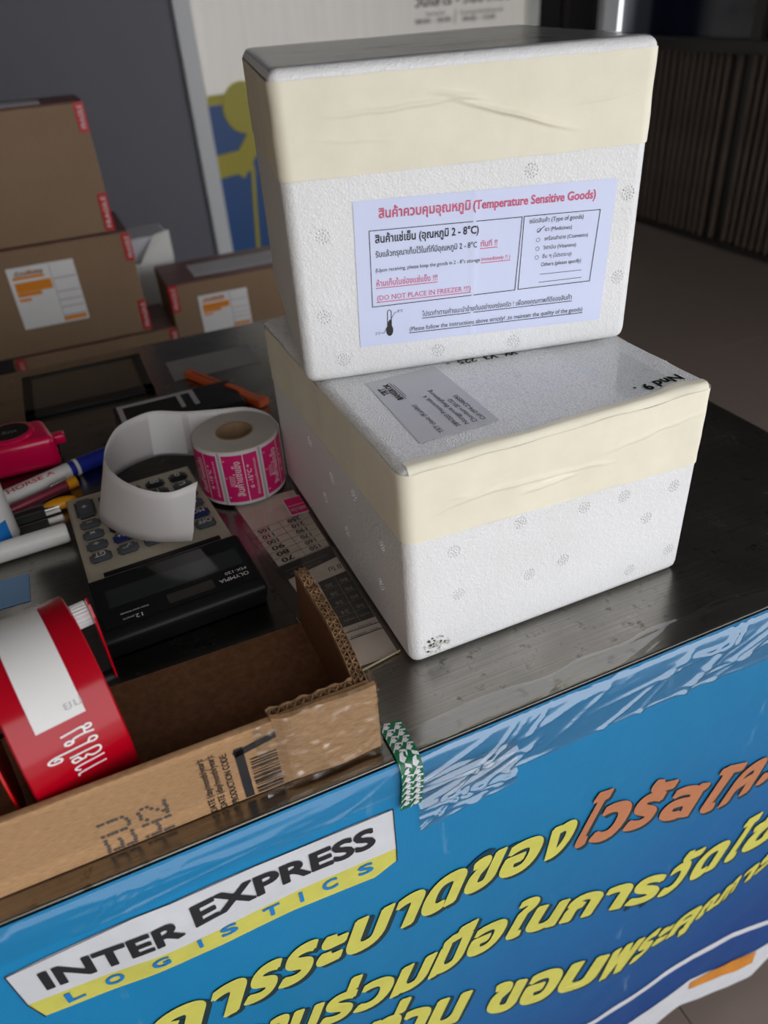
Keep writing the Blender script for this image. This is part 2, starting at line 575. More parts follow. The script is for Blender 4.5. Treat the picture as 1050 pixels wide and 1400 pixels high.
# window with frosted film, white frame
win = struct(thing('window_1', 'x', 'x', (0, YB, FZ)))
for k in ('label', 'category'):
    del win[k]
win['kind'] = 'structure'
boxo('frame', (0.685, 0.775, -0.075, 0.05, 0, 2.5), MAT['alu'], win, 0.004)
lab(boxo('frame', (2.80, 2.885, -0.03, 0.05, 0, 2.5), MAT['frost'], win, 0.004), 'pale right edge of the film')
boxo('frame', (0.775, 2.80, -0.03, 0.05, 0, 0.09), MAT['alu'], win, 0.004)
obj('pane', [(0.775, 0.006, 0.09), (2.80, 0.006, 0.09), (2.80, 0.006, 2.5), (0.775, 0.006, 2.5)], [(0, 1, 2, 3)], MAT['film_pane'], win)
wf = lambda a, b: Vector((a, -0.002, b - FZ))
wfo = lambda d: (lambda a, b: Vector((a, -0.004 - d, b - FZ)))
ik = Ink()
ik.poly([(0.785, 0.055), (0.785, -0.86), (1.30, -0.86), (1.30, 0.055)], wf)
ik.done('film_print', MAT['gblue'], win)
ik = Ink()
for n_, (q, wd) in enumerate((([(0.785, 0.03), (0.90, 0.03)], 0.05), ([(0.985, -0.35), (0.965, -0.55)], 0.022), ([(0.965, -0.55), (0.94, -0.86)], 0.022), ([(0.83, -0.30), (0.93, -0.29)], 0.12), ([(0.92, -0.31), (1.10, -0.08)], 0.10))):
    ik.line(q, wd, wfo(0.0015 * n_))
ik.disc(0.985, -0.02, 0.12, 0.13, wfo(0.009), 20)
ik.done('film_stripe', MAT['gyellow'], win)
ik = Ink()
ik.text('วันเสาร์ - วันอาทิตย์', wf, 2.06, 0.375, 0.055, 0.64, bold=0.02)
ik.text('วันจันทร์', wf, 2.13, 0.327, 0.016, 0.12, bold=0.008)
ik.text('วันหยุดนักขัตฤกษ์', wf, 2.35, 0.320, 0.016, 0.29, bold=0.008)
ik.text('08:00 - 18:00', wf, 2.06, 0.292, 0.022, 0.23, bold=0.016)
ik.text('09:00 - 15:00', wf, 2.37, 0.285, 0.022, 0.22, bold=0.016)
ik.line([(2.325, 0.345), (2.315, 0.28)], 0.004, wf)
for i in range(4):
    ik.ring(2.115 + 0.158 * i, 0.205 - 0.002 * i, 0.030, 0.030, 0.014, wf)
ik.done('lettering', MAT['ink'], win)

door = struct(boxo('door_1', (2.885, 3.33, 0, 0.03, 0, 2.5), MAT['blackglass']))
door.location = (0, YB - 0.01, FZ)
boxo('stile', (3.06, 3.10, -0.02, 0.03, 0, 2.5), MAT['railwood'], door)
boxo('threshold', (2.885, 3.33, -0.02, 0.03, 0, 0.08), MAT['railwood'], door)
post = struct(boxo('trim_1', (3.335, 3.455, YB - 0.06, YB + 0.05, FZ, 1.55), MAT['alu'], None, 0.004))

# right wall: vertical slats below, dark blue glass above
wr = struct(boxo('wall_right', (XR + 0.035, XR + 0.15, 0.2, YB + 0.3, FZ, 0.10), MAT['railwood']))
boxo('rail', (XR - 0.03, XR + 0.036, 0.2, YB, 0.062, 0.128), MAT['railwood'], wr, 0.004)
boxo('kick_board', (XR - 0.012, XR + 0.036, 0.2, YB, FZ, FZ + 0.032), MAT['railwood'], wr)
sl_me = None
ys = [3.765, 3.708, 3.646, 3.598, 3.545, 3.492, 3.441, 3.385, 3.335, 3.281, 3.192, 3.086, 3.032, 2.975]
ys += [3.765 + 0.053 * k for k in range(1, 9)] + [2.975 - 0.053 * k for k in range(1, 16)]
for y in ys:
    if sl_me is None:
        s = boxo('slat', (-0.014, 0.016, -0.0115, 0.0115, FZ + 0.032, 0.064), MAT['wood'], wr, 0.008, 2, smooth=False)
        sl_me = s.data
    else:
        s = bpy.data.objects.new('slat', sl_me); COL.objects.link(s); s.parent = wr
    s.location = (XR + 0.02, y, 0)
gw = struct(boxo('window_2', (XR + 0.02, XR + 0.03, 0.2, YB, 0.128, 1.55), MAT['darkglass']))
for y in (3.085, 1.6):
    boxo('mullion', (XR - 0.03, XR + 0.03, y - 0.035, y + 0.035, 0.128, 1.55), MAT['railwood'], gw, 0.004)

# ==================================================================== COUNTER
ctr = thing('counter', 'long stainless steel counter with a worn brushed top under the foam boxes', 'counter', (0, 0, 0))
bm = bmesh.new()
bx(bm, -0.93, 0.565, -0.08, 0.895, -0.035, 0.0, 0.0025, 3)
wnorm(bmo('counter_top', bm, MAT['steel'], ctr, True))
boxo('body', (-0.91, 0.535, -0.045, 0.87, FZ + 0.06, -0.035), MAT['steel'], ctr)
boxo('plinth', (-0.89, 0.515, 0.0, 0.85, FZ, FZ + 0.06), MAT['dblack'], ctr)

# ==================================================================== FOAM BOXES
def band(W, D, r, z0f, z1f, off, nper=220, nz=14, wr=0.0006, sides='FLRB', seed=0, creases=()):
    """tape band round a rounded rectangle footprint; z0f(s), z1f(s) give its edges along the perimeter"""
    P = []
    def arc(cx, cy, a0):
        for k in range(7):
            a = a0 + PI / 2 * k / 6
            P.append((cx + (r + off) * math.cos(a), cy + (r + off) * math.sin(a), math.cos(a), math.sin(a)))
    def seg(x0, y0, x1, y1, nx, ny, n):
        for k in range(1, n):
            P.append((x0 + (x1 - x0) * k / n, y0 + (y1 - y0) * k / n, nx, ny))
    arc(r, r, PI)                      # front left corner
    seg(r, -off, W - r, -off, 0, -1, 190)
    arc(W - r, r, -PI / 2)
    seg(W + off, r, W + off, D - r, 1, 0, 30)
    arc(W - r, D - r, 0)
    seg(W - r, D + off, r, D + off, 0, 1, 30)
    arc(r, D - r, PI / 2)
    seg(-off, D - r, -off, r, -1, 0, 60)
    n = len(P)
    vs, fs = [], []
    for (x, y, nx, ny) in P:
        z0, z1 = z0f(x, y), z1f(x, y)
        for j in range(nz + 1):
            z = z0 + (z1 - z0) * j / nz
            d = wr * noise.noise(Vector((x * 18 + seed, y * 18, z * 40)))
            if ny < -0.5:
                for (xa, za, xb, zb, amp) in creases:
                    t = (x - xa) / (xb - xa)
                    if 0 <= t <= 1:
                        zc = za + (zb - za) * t + 0.003 * noise.noise(Vector((x * 40 + seed, 3, 0)))
                        d += amp * math.sin(PI * t) * math.exp(-((z - zc) / 0.0015) ** 2)
            fade = 1.0 if 0 < j < nz else 0.2
            vs.append((x + nx * max(d, -off * 0.6) * fade, y + ny * max(d, -off * 0.6) * fade, z))
    for i in range(n):
        k = (i + 1) % n
        for j in range(nz):
            fs.append((i * (nz + 1) + j, k * (nz + 1) + j, k * (nz + 1) + j + 1, i * (nz + 1) + j + 1))
    return vs, fs

def mould_marks(parent, spots, fn, nrm):
    """rings of tiny raised dots left by the foam mould, each mark a part"""
    nrm = Vector(nrm)
    for (u, v) in spots:
        bm = bmesh.new()
        for ring, n in ((0.0, 1), (0.0026, 6), (0.0052, 12)):
            for k in range(n):
                a = 2 * PI * k / n + ring * 90
                c = fn(u + ring * math.cos(a), v + ring * math.sin(a))
                q = nrm.to_track_quat('Z', 'Y').to_matrix().to_4x4()
                bmesh.ops.create_icosphere(bm, subdivisions=1, radius=0.00095, matrix=Matrix.Translation(c) @ q @ Matrix.Diagonal((1, 1, 0.25, 1)))
        bmo('mould_mark', bm, MAT['eps'], parent, True)

def foam_box(name, label, loc, rz, W, D, H, lid, lidmat=None):
    t = thing(name, label, 'box', loc, rz, None)
    bm = bmesh.new()
    bx(bm, 0, W, 0, D, 0, H - lid - 0.0006, 0.010, 4)
    wnorm(bmo('body', bm, MAT['eps'], t, True))
    bm = bmesh.new()
    bx(bm, 0, W, 0, D, H - lid, H, 0.009, 4)
    wnorm(bmo('lid', bm, lidmat or MAT['eps'], t, True))
    return t

# ---- lower box
LW, LD, LH = 0.287, 0.358, 0.198
low = foam_box('foam_box', 'lower white foam box standing on the steel counter under the other one', (0, 0, 0.0004), 0, LW, LD, LH, 0.045, MAT['epslid'])
def z0l(x, y):
    return 0.132 - 0.038 * max(0, x) + 0.0008 * noise.noise(Vector((x * 30, y * 30, 1)))
vs, fs = band(LW, LD, 0.0095, z0l, lambda x, y: LH - 0.0045 + 0.0018 * noise.noise(Vector((x * 25, y * 25, 5))), 0.0008, wr=0.0009, seed=3,
              nz=50, creases=((0.03, 0.163, 0.20, 0.152, 0.0022), (0.10, 0.148, 0.16, 0.151, 0.0026), (0.17, 0.163, 0.285, 0.173, 0.0016), (0.02, 0.150, 0.10, 0.172, 0.0013)))
obj('masking_tape', vs, fs, MAT['cream'], low, True)
# folded edge of the tape lying on the lid
def fold(u, v):
    x = 0.006 + (LW - 0.012) * u
    wdt = 0.006 + 0.004 * noise.noise(Vector((x * 22, 0, 9))) + 0.004 * math.exp(-((x - 0.02) / 0.015) ** 2) + 0.006 * math.exp(-((x - 0.255) / 0.012) ** 2)
    a = v
    y = -0.0004 + (wdt + 0.004) * a
    z = LH - 0.0050 + 0.0058 * math.sin(min(1, a * 2.2) * PI / 2)
    return (x, y, z)
vs, fs = grid(90, 6, fold)
obj('tape_fold', vs, fs, MAT['cream'], low, True)
front = lambda a, b: Vector((a, -0.0002, b))
mould_marks(low, [(0.042, 0.112), (0.103, 0.119), (0.115, 0.060), (0.166, 0.113), (0.149, 0.063), (0.207, 0.111), (0.236, 0.078), (0.226, 0.022), (0.046, 0.066), (0.262, 0.104), (0.270, 0.030)], front, (0, -1, 0))
topf = lambda a, b: Vector((a, b, LH))
mould_marks(low, [(0.276, 0.054), (0.272, 0.020), (0.066, 0.024), (0.051, 0.022), (0.099, 0.013), (0.022, 0.080), (0.024, 0.124), (0.012, 0.052), (0.150, 0.080), (0.235, 0.095)], topf, (0, 0, 1))
leftf = lambda a, b: Vector((-0.0002, a, b))
mould_marks(low, [(0.05, 0.10), (0.11, 0.115), (0.17, 0.10), (0.23, 0.11), (0.06, 0.05), (0.14, 0.055), (0.20, 0.06)], leftf, (-1, 0, 0))
# address label on the lid (reads towards the back of the box)
al = poly('address_label', [(0.0300, 0.0310, LH + 0.0005), (0.1005, 0.0320, LH + 0.0005), (0.1030, 0.150, LH + 0.0005), (0.0350, 0.150, LH + 0.0005)], MAT['papergrey'], low)
af = lambda a, b: Vector((a, b, LH + 0.0009))
ik = Ink()
for s, x, y0, y1 in (('TRT clinic (Kenika)', 0.0545, 0.037, 0.090), ('389/203 Pracumnak 4', 0.0700, 0.039, 0.100), ('Nongprue Banglamung', 0.0775, 0.039, 0.108),
                     ('Chonburi 20150', 0.0850, 0.039, 0.084), ('Call 094-2248593', 0.0925, 0.039, 0.088)):
    ik.text(s, af, x, y0, 0.0042, y1 - y0, ang=PI / 2, bold=0.004)
ik.text('TRT', af, 0.0445, 0.118, 0.0056, 0.014, ang=PI / 2, bold=0.03)
ik.text('BANGKOK', af, 0.0510, 0.104, 0.0052, 0.034, ang=PI / 2, bold=0.03)
ik.line([(0.0528, 0.104), (0.0528, 0.138)], 0.0006, af)
ik.line([(0.0548, 0.108), (0.0548, 0.134)], 0.0005, af)
ik.done('lettering', MAT['ink'], al)
ik = Ink()
ik.text('Nnd 9 .', topf, 0.2700, 0.0275, 0.0105, 0.047, ang=PI + 0.05, bold=0.032)
o = ik.done('handwriting', MAT['ink'], low)
for v in o.data.vertices:
    v.co.z += 0.0006
ik = Ink()
ik.text('W  V3  225  -', topf, 0.182, 0.1415, 0.0085, 0.068, ang=PI - 0.15, bold=0.015)
o = ik.done('handwriting', MAT['ink'], low)
for v in o.data.vertices:
    v.co.z += 0.0006
# dirt on the lower left corner of the front
ik = Ink()
random.seed(5)
for k in range(70):
    a, rr = random.random() * 2 * PI, random.random() ** 0.7
    ik.disc(0.023 + 0.013 * rr * math.cos(a), 0.018 + 0.009 * rr * math.sin(a), 0.0006 + 0.0011 * random.random(), 0.0005 + 0.0008 * random.random(), lambda p, q: Vector((p, -0.0004, q)), 7)
ik.done('dirt_mark', MAT['stain'], low)
# wide clear tape running over the lid
vs, fs = grid(8, 60, lambda u, v: (0.205 + 0.055 * u, 0.012 + 0.33 * v, LH + 0.0011 + 0.0003 * noise.noise(Vector((u * 3, v * 20, 0)))))
obj('clear_tape', vs, fs, MAT['film'], low, True)

# ---- upper box
UW, UD, UH = 0.300, 0.295, 0.241
upb = foam_box('foam_box', 'upper white foam box with the lavender notice, stacked on the other one', (-0.0126, 0.169, LH + 0.0006 + 0.0012), -0.201, UW, UD, UH, 0.05)
vs, fs = band(UW, UD, 0.0095, lambda x, y: 0.1670 + 0.0007 * noise.noise(Vector((x * 30, y * 30, 1))), lambda x, y: UH - 0.0075 + 0.0006 * noise.noise(Vector((x * 30, y * 30, 7))), 0.0008, wr=0.0007, seed=11,
              nz=60, creases=((0.03, 0.207, 0.17, 0.214, 0.0016), (0.115, 0.219, 0.165, 0.209, 0.0022), (0.13, 0.2135, 0.240, 0.181, 0.0030), (0.22, 0.199, 0.30, 0.207, 0.0010), (0.02, 0.193, 0.10, 0.189, 0.0007)))
obj('masking_tape', vs, fs, MAT['cream'], upb, True)
# clear tape covering the lid
def lidfilm(u, v):
    x = -0.0006 + (UW + 0.0012) * u
    y = 0.011 + (UD - 0.016) * v
    z = UH + 0.0008 + 0.0005 * noise.noise(Vector((x * 14, y * 60, 2)))
    e = min(u, 1 - u) * UW
    if e < 0.010:
        z -= 0.009 * (1 - math.sqrt(max(0, 1 - (1 - e / 0.010) ** 2)))
    return (x, y, z)
vs, fs = grid(60, 40, lidfilm)
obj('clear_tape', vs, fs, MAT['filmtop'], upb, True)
# a worn paper slip under the tape
poly('slip', [(0.11, 0.05, UH + 0.0003), (0.24, 0.06, UH + 0.0003), (0.235, 0.14, UH + 0.0003), (0.105, 0.13, UH + 0.0003)], MAT['paperold'], upb)
mould_marks(upb, [(0.022, 0.060), (0.12, 0.016), (0.028, 0.125), (0.20, 0.156), (0.285, 0.06), (0.286, 0.13), (0.035, 0.02), (0.19, 0.014)], front, (0, -1, 0))
# the printed notice
la = math.radians(-1.45)
LO = Vector((0.0500, -0.0006, 0.0290))
lu, lv = Vector((math.cos(la), 0, math.sin(la))), Vector((-math.sin(la) * -1.0 * -1, 0, math.cos(la)))
lv = Vector((0.030, 0, 1.0)).normalized()
NW, NH = 0.2215, 0.1195
def notice(u, v):
    d = 0.0004 * noise.noise(Vector((u * 7, v * 2, 4))) + 0.0006 * math.exp(-((u - 0.45) / 0.008) ** 2)
    return LO + lu * (u * NW) + lv * (v * NH) + Vector((0, -max(d, -0.0002), 0))
vs, fs = grid(80, 20, notice)
nl = obj('notice', vs, fs, MAT['lav'], upb, True)
def nf(a, b):
    p = notice(a / NW, b / NH)
    return p + Vector((0, -0.00035, 0))
T = [('r', 'สินค้าควบคุมอุณหภูมิ', 0.0200, 0.1055, 0.0955, 0.0078), ('rs', '(Temperature Sensitive Goods)', 0.0975, 0.1055, 0.2033, 0.0068),
     ('k', 'สินค้าแช่เย็น (อุณหภูมิ 2 - 8°C)', 0.0164, 0.0866, 0.1032, 0.0066),
     ('k', 'รับแล้วกรุณาเก็บไว้ในที่ที่มีอุณหภูมิ 2 - 8°C', 0.0163, 0.0753, 0.1022, 0.0050), ('ru', 'ทันที !!', 0.1052, 0.0754, 0.1199, 0.0050),
     ('ks', '(Upon receiving, please keep the goods in 2 - 8°c storage', 0.0158, 0.0633, 0.1054, 0.0031), ('rsu', 'immediately !! )', 0.1064, 0.0635, 0.1318, 0.0031),
     ('ru', 'ห้ามเก็บในช่องแช่แข็ง !!!', 0.0159, 0.0515, 0.0684, 0.0052), ('rsu', '(DO NOT PLACE IN FREEZER !!!)', 0.0160, 0.0397, 0.0979, 0.0040),
     ('ku', 'โปรดทำตามคำแนะนำข้างต้นอย่างเคร่งครัด ! เพื่อคงคุณภาพที่ดีของสินค้า', 0.0553, 0.0216, 0.1919, 0.0046),
     ('ksu', '(Please follow the instructions above strictly! ,to maintain the quality of the goods)', 0.0436, 0.0098, 0.2033, 0.0038),
     ('k', 'ชนิดสินค้า (Type of goods)', 0.1468, 0.0902, 0.1946, 0.0039), ('k', 'ยา (Medicines)', 0.1609, 0.0828, 0.1851, 0.0034),
     ('k', 'เครื่องสำอาง (Cosmetics)', 0.1613, 0.0751, 0.2005, 0.0034), ('k', 'วิตามิน (Vitamins)', 0.1610, 0.0678, 0.1905, 0.0034),
     ('k', 'อื่น ๆ (โปรดระบุ)', 0.1606, 0.0605, 0.1872, 0.0034), ('ks', 'Others (please specify)', 0.1600, 0.0537, 0.1969, 0.0033)]
kr, kk = Ink(), Ink()
for c, s, u0, v0, u1, h in T:
    I = kr if 'r' in c else kk
    if any('\u0e00' < ch < '\u0e7f' for ch in s):
        h *= 0.92
    I.text(s, nf, u0, v0, h, u1 - u0, bold=0.022 if h > 0.006 else (0.008 if h > 0.0045 else 0.001), serif=('s' in c and h > 0.0038), res=3)
    if 'u' in c:
        I.line([(u0, v0 - 0.0016), (u1, v0 - 0.0016)], 0.0006, nf)
kk.line([(0.0120, 0.0963), (0.1403, 0.0960), (0.1379, 0.0357), (0.0121, 0.0345), (0.0120, 0.0963)], 0.0006, nf)
kk.line([(0.1421, 0.0962), (0.2091, 0.0960), (0.2070, 0.0364), (0.1408, 0.0359), (0.1421, 0.0962)], 0.0006, nf)
kk.line([(0.1601, 0.0469), (0.1980, 0.0468)], 0.0004, nf)
kk.line([(0.1595, 0.0400), (0.1987, 0.0403)], 0.0004, nf)
for y in (0.0840, 0.0762, 0.0689, 0.0616):
    kk.ring(0.1558, y, 0.0016, 0.0016, 0.0003, nf, 14)
kk.line([(0.1547, 0.0824), (0.1606, 0.0869)], 0.0006, nf)
kk.disc(0.0263, 0.0125, 0.0031, 0.0050, nf, 18)
kk.poly([(0.0243, 0.0155), (0.0283, 0.0155), (0.0275, 0.0225), (0.0263, 0.0215), (0.0253, 0.0205)], nf)
kk.line([(0.0246, 0.0160), (0.0248, 0.0290), (0.0258, 0.0304), (0.0270, 0.0304), (0.0280, 0.0290), (0.0280, 0.0160)], 0.0006, nf)
kk.line([(0.0282, 0.0230), (0.0310, 0.0275), (0.0330, 0.0280)], 0.0004, nf)
kk.line([(0.0190, 0.0108), (0.0215, 0.0108), (0.0236, 0.0150)], 0.0004, nf)
kk.text('8°C', nf, 0.0335, 0.0276, 0.0022, 0.0048)
kk.text('2°C', nf, 0.0135, 0.0098, 0.0022, 0.0048)
kr.done('lettering', MAT['inkred'], nl)
kk.done('lettering', MAT['ink'], nl)

# ==================================================================== BANNER
YE = -0.0805
ban = thing('banner', 'blue printed vinyl banner hanging down the front of the steel counter', 'banner', (0, 0, 0))
BOT = [(-1.2, -0.90), (0.0, -0.92), (0.25, -0.90), (0.335, -0.885), (0.3786, -0.852), (0.4225, -0.880), (0.49, -0.905), (0.5426, -0.918), (0.5605, -0.884), (0.5812, -0.865), (0.66, -0.85)]
def interp(tab, x):
    if x <= tab[0][0]:
        return tab[0][1]
    for (a, p), (b, q) in zip(tab[:-1], tab[1:]):
        if x <= b:
            return p + (q - p) * (x - a) / (b - a)
    return tab[-1][1]
def ban_pt(x, z, off=0.0):
    k = min(1.0, max(0.0, -z) / 0.06)
    y = -0.0828 - 0.0032 * min(1.0, max(0.0, -z) / 0.015) - 0.0022 * k * (0.6 + noise.noise(Vector((x * 7, z * 5, 0)))) - 0.0012 * k * noise.noise(Vector((x * 22, z * 16, 3)))
    y -= 0.0045 * math.exp(-((x + 0.25) / 0.05) ** 2 - ((z + 0.075) / 0.035) ** 2)
    return Vector((x, y - off, z))
def bgrid(u, v):
    x = -0.92 + 1.57 * u
    zt = 0.0005
    return ban_pt(x, zt + (interp(BOT, x) - zt) * v ** 1.3)
vs, fs = grid(300, 60, bgrid)
obj('vinyl_sheet', vs, fs, MAT['banner'], ban, True)

def bf(off):
    return lambda a, b: ban_pt(a, b, off)
THAI_H = max(y for x, y in glyphs('บ', 0.0)[0])
def cluster(ink, s, x0, z0, x1, z1, h, fn, sh=0.36, bold=0.050, full=None):
    """one letter cluster set into the quad that starts at (x0, z0) and runs to (x1, z1)"""
    V, F, W = glyphs(s, bold, 0.0, False, 3)
    xs = [a for a, b in V]
    mn, mx = min(xs), max(xs)
    L = math.hypot(x1 - x0, z1 - z0)
    dx, dz = (x1 - x0) / L, (z1 - z0) / L
    sx = (L * 0.97) / (mx - mn)
    sy = h / THAI_H
    i0 = len(ink.v)
    for a, b in V:
        u, v = (a - mn) * sx + sh * b * sy, b * sy
        ink.v.append(fn(x0 + dx * u, z0 + dz * u + v))
    ink.f += [tuple(i0 + i for i in f) for f in F]

L1 = [('ก', -0.300, -0.228), ('า', -0.2480, -0.227), ('ร', -0.2140, -0.2256), ('ร', -0.1830, -0.2246), ('ะ', -0.1500, -0.2225), ('บ', -0.1222, -0.2240), ('า', -0.0800, -0.2232), ('ด', -0.0480, -0.2222),
      ('ข', -0.0040, -0.2195), ('อ', 0.0345, -0.2200), ('ง', 0.0800, -0.2250)]
L1b = [('ไ', 0.1180, -0.2270), ('ว', 0.1410, -0.2310), ('รั', 0.1850, -0.2440), ('ส', 0.2320, -0.2580), ('โ', 0.2870, -0.2830), ('ค', 0.3250, -0.2950), ('วิ', 0.3720, -0.2890), ('ด', 0.4130, -0.2770), ('', 0.455, -0.262)]
L2 = [('ค', -0.268, -0.306), ('ว', -0.236, -0.311), ('า', -0.212, -0.316), ('ม', -0.1900, -0.3190), ('ร่', -0.1580, -0.3290), ('ว', -0.1235, -0.3350), ('ม', -0.0840, -0.3415), ('มื', -0.0415, -0.3435), ('อ', -0.0005, -0.3430), ('ใ', 0.0450, -0.3485), ('น', 0.0720, -0.3560), ('ก', 0.1180, -0.3720),
      ('า', 0.1680, -0.3920), ('ร', 0.2110, -0.4120), ('วั', 0.2630, -0.4360), ('ด', 0.3070, -0.4370), ('ไ', 0.3580, -0.4370), ('ข้', 0.3870, -0.4370), ('', 0.452, -0.4430)]
L3 = [('ท่', -0.125, -0.425), ('า', -0.0850, -0.440), ('น', -0.0511, -0.458), ('', -0.004, -0.478)]
L3b = [('ข', 0.0240, -0.4970), ('อ', 0.0700, -0.5270), ('บ', 0.1260, -0.5530), ('พ', 0.1900, -0.5820), ('ร', 0.2440, -0.5880), ('ะ', 0.2760, -0.5780), ('คุ', 0.3030, -0.5740), ('ณ', 0.3500, -0.5680), ('ก', 0.3950, -0.5540), ('า', 0.4130, -0.5370), ('ร', 0.4400, -0.5260), ('', 0.4765, -0.5025)]
def hgt3(x):
    return interp([(-0.1, 0.053), (0.05, 0.062), (0.15, 0.062), (0.21, 0.055), (0.26, 0.040), (0.33, 0.034), (0.38, 0.027), (0.48, 0.027)], x)
iy, io, ish = Ink(), Ink(), Ink()
def setline(line, ink, h, bold=0.050):
    for (s, a, b), (_, c, d) in zip(line[:-1], line[1:]):
        if not s:
            continue
        hh = h(a) if callable(h) else h
        bd = bold
        cluster(ish, s, a + 0.0042, b - 0.0062, c + 0.0042 - 0.002, d - 0.0062, hh, bf(0.0010), bold=bd + 0.012)
        cluster(ink, s, a, b, c - 0.002, d, hh, bf(0.0018), bold=bd)
setline(L1 + [('', 0.117, -0.2265)], iy, 0.043)
setline(L1b, io, 0.048)
setline(L2, iy, lambda x: interp([(-0.2, 0.041), (0, 0.043), (0.3, 0.047), (0.45, 0.049)], x))
setline(L3, iy, hgt3)
setline(L3b, iy, hgt3)
ish.done('lettering', MAT['bshadow'], ban)
lab(iy.done('lettering', MAT['byellow'], ban), 'yellow slanted Thai lettering')
lab(io.done('lettering', MAT['borange'], ban), 'orange slanted Thai lettering')

def cat(P, n=10):
    P = [Vector(p) for p in P]
    out = []
    for i in range(len(P) - 1):
        p0, p1, p2, p3 = P[max(0, i - 1)], P[i], P[i + 1], P[min(len(P) - 1, i + 2)]
        for k in range(n):
            t = k / n
            out.append(0.5 * ((2 * p1) + (p2 - p0) * t + (2 * p0 - 5 * p1 + 4 * p2 - p3) * t * t + (3 * p1 - p0 - 3 * p2 + p3) * t ** 3))
    out.append(P[-1])
    return out
def strip_between(top, bot, fn, n=60):
    """fill between two (x, z) polylines"""
    def res(P):
        L = [0]
        for a, b in zip(P[:-1], P[1:]):
            L.append(L[-1] + math.hypot(b[0] - a[0], b[1] - a[1]))
        out = []
        for k in range(n + 1):
            s = L[-1] * k / n
            for i in range(len(P) - 1):
                if s <= L[i + 1] + 1e-9:
                    t = (s - L[i]) / max(1e-9, L[i + 1] - L[i])
                    out.append((P[i][0] + (P[i + 1][0] - P[i][0]) * t, P[i][1] + (P[i + 1][1] - P[i][1]) * t))
                    break
        return out
    A, B = res(top), res(bot)
    vs, fs = [], []
    m = 4
    for a, b in zip(A, B):
        for j in range(m + 1):
            vs.append(fn(a[0] + (b[0] - a[0]) * j / m, a[1] + (b[1] - a[1]) * j / m))
    for i in range(n):
        for j in range(m):
            fs.append((i * (m + 1) + j, (i + 1) * (m + 1) + j, (i + 1) * (m + 1) + j + 1, i * (m + 1) + j + 1))
    return vs, fs
logo_t = [(-0.3476, -0.0458), (-0.2612, -0.0385), (-0.2357, -0.0398), (-0.1738, -0.0411), (-0.0607, -0.0469)]
logo_m = [(-0.3465, -0.0885), (-0.2734, -0.0935), (-0.2094, -0.0985), (-0.1496, -0.0975), (-0.0612, -0.1000)]
logo_b = [(-0.3410, -0.1113), (-0.2703, -0.1190), (-0.2146, -0.1215), (-0.1535, -0.1210), (-0.0821, -0.1275), (-0.0618, -0.1174)]
vs, fs = strip_between(logo_t, logo_m, bf(0.0006))
lp = lab(obj('logo_panel', vs, fs, MAT['bwhite'], ban), 'white logo band with black lettering')
vs, fs = strip_between(logo_m, logo_b, bf(0.0006))
lp2 = lab(obj('logo_panel', vs, fs, MAT['byellow'], ban), 'yellow logo band with blue letters')
ik = Ink()
ik.line([(-0.3412, -0.1113), (-0.3462, -0.0885), (-0.3476, -0.0458)] + logo_t[1:] + [(-0.0612, -0.1000), (-0.0618, -0.1174)], 0.0009, bf(0.0012))
base = [(-0.3320, -0.0783), (-0.288, -0.0812), (-0.2500, -0.0805), (-0.2263, -0.0770), (-0.1713, -0.0780), (-0.1115, -0.0812), (-0.0780, -0.0815)]
def inter(a, b):
    return ban_pt(a, interp(base, a) + b, 0.0014)
ik.text('INTER', inter, -0.3320, 0.0, 0.0215, 0.098, bold=0.035, res=4)
ik.text('EXPRESS', inter, -0.2265, 0.0, 0.0235, 0.147, bold=0.035, res=4)
ik.done('lettering', MAT['ink'], lp)
ik = Ink()
for c, x, z in (('L', -0.3250, -0.1065), ('O', -0.2965, -0.1080), ('G', -0.2635, -0.1110), ('I', -0.2290, -0.1095), ('S', -0.2110, -0.1105), ('T', -0.1762, -0.1130), ('I', -0.1475, -0.1135), ('C', -0.1275, -0.1140), ('S', -0.0965, -0.1150)):
    ik = Ink()
    ik.text(c, bf(0.0014), x, z, 0.0125, 0.013 if c != 'I' else 0.0035, bold=0.03)
    ik.done('letter', MAT['bblue'], lp2)
# white wave line, white bottom margin, orange patch
wave_c = [(0.05, -0.715), (0.1446, -0.7149), (0.2061, -0.7248), (0.2673, -0.7132), (0.3224, -0.6964), (0.3739, -0.6905), (0.4497, -0.6943), (0.5506, -0.735), (0.62, -0.75)]
vs, fs = strip_between([(x, z + 0.0075) for x, z in wave_c], [(x, z - 0.0075) for x, z in wave_c], bf(0.0010), 80)
lab(obj('wave_stripe', vs, fs, MAT['bwhite'], ban), 'white wavy stripe')
wt = [(0.0, -0.83), (0.2032, -0.8129), (0.2813, -0.8073), (0.3389, -0.7872), (0.3839, -0.7704), (0.4632, -0.7990), (0.5278, -0.8130), (0.5717, -0.8139), (0.64, -0.81)]
vs, fs = strip_between(wt, [(x, interp(BOT, x) + 0.002) for x in [0.0 + 0.64 * k / 60 for k in range(61)]], bf(0.0010), 80)
lab(obj('hem', vs, fs, MAT['bwhite'], ban), 'white bottom margin')
vs, fs = strip_between([(0.3870, -0.7815), (0.4378, -0.7896), (0.5278, -0.8150)], [(0.3873, -0.8020), (0.3993, -0.8096), (0.4894, -0.8491), (0.5314, -0.8570)], bf(0.0018), 30)
lab(obj('printed_patch', vs, fs, MAT['bpatch'], ban), 'orange printed patch')

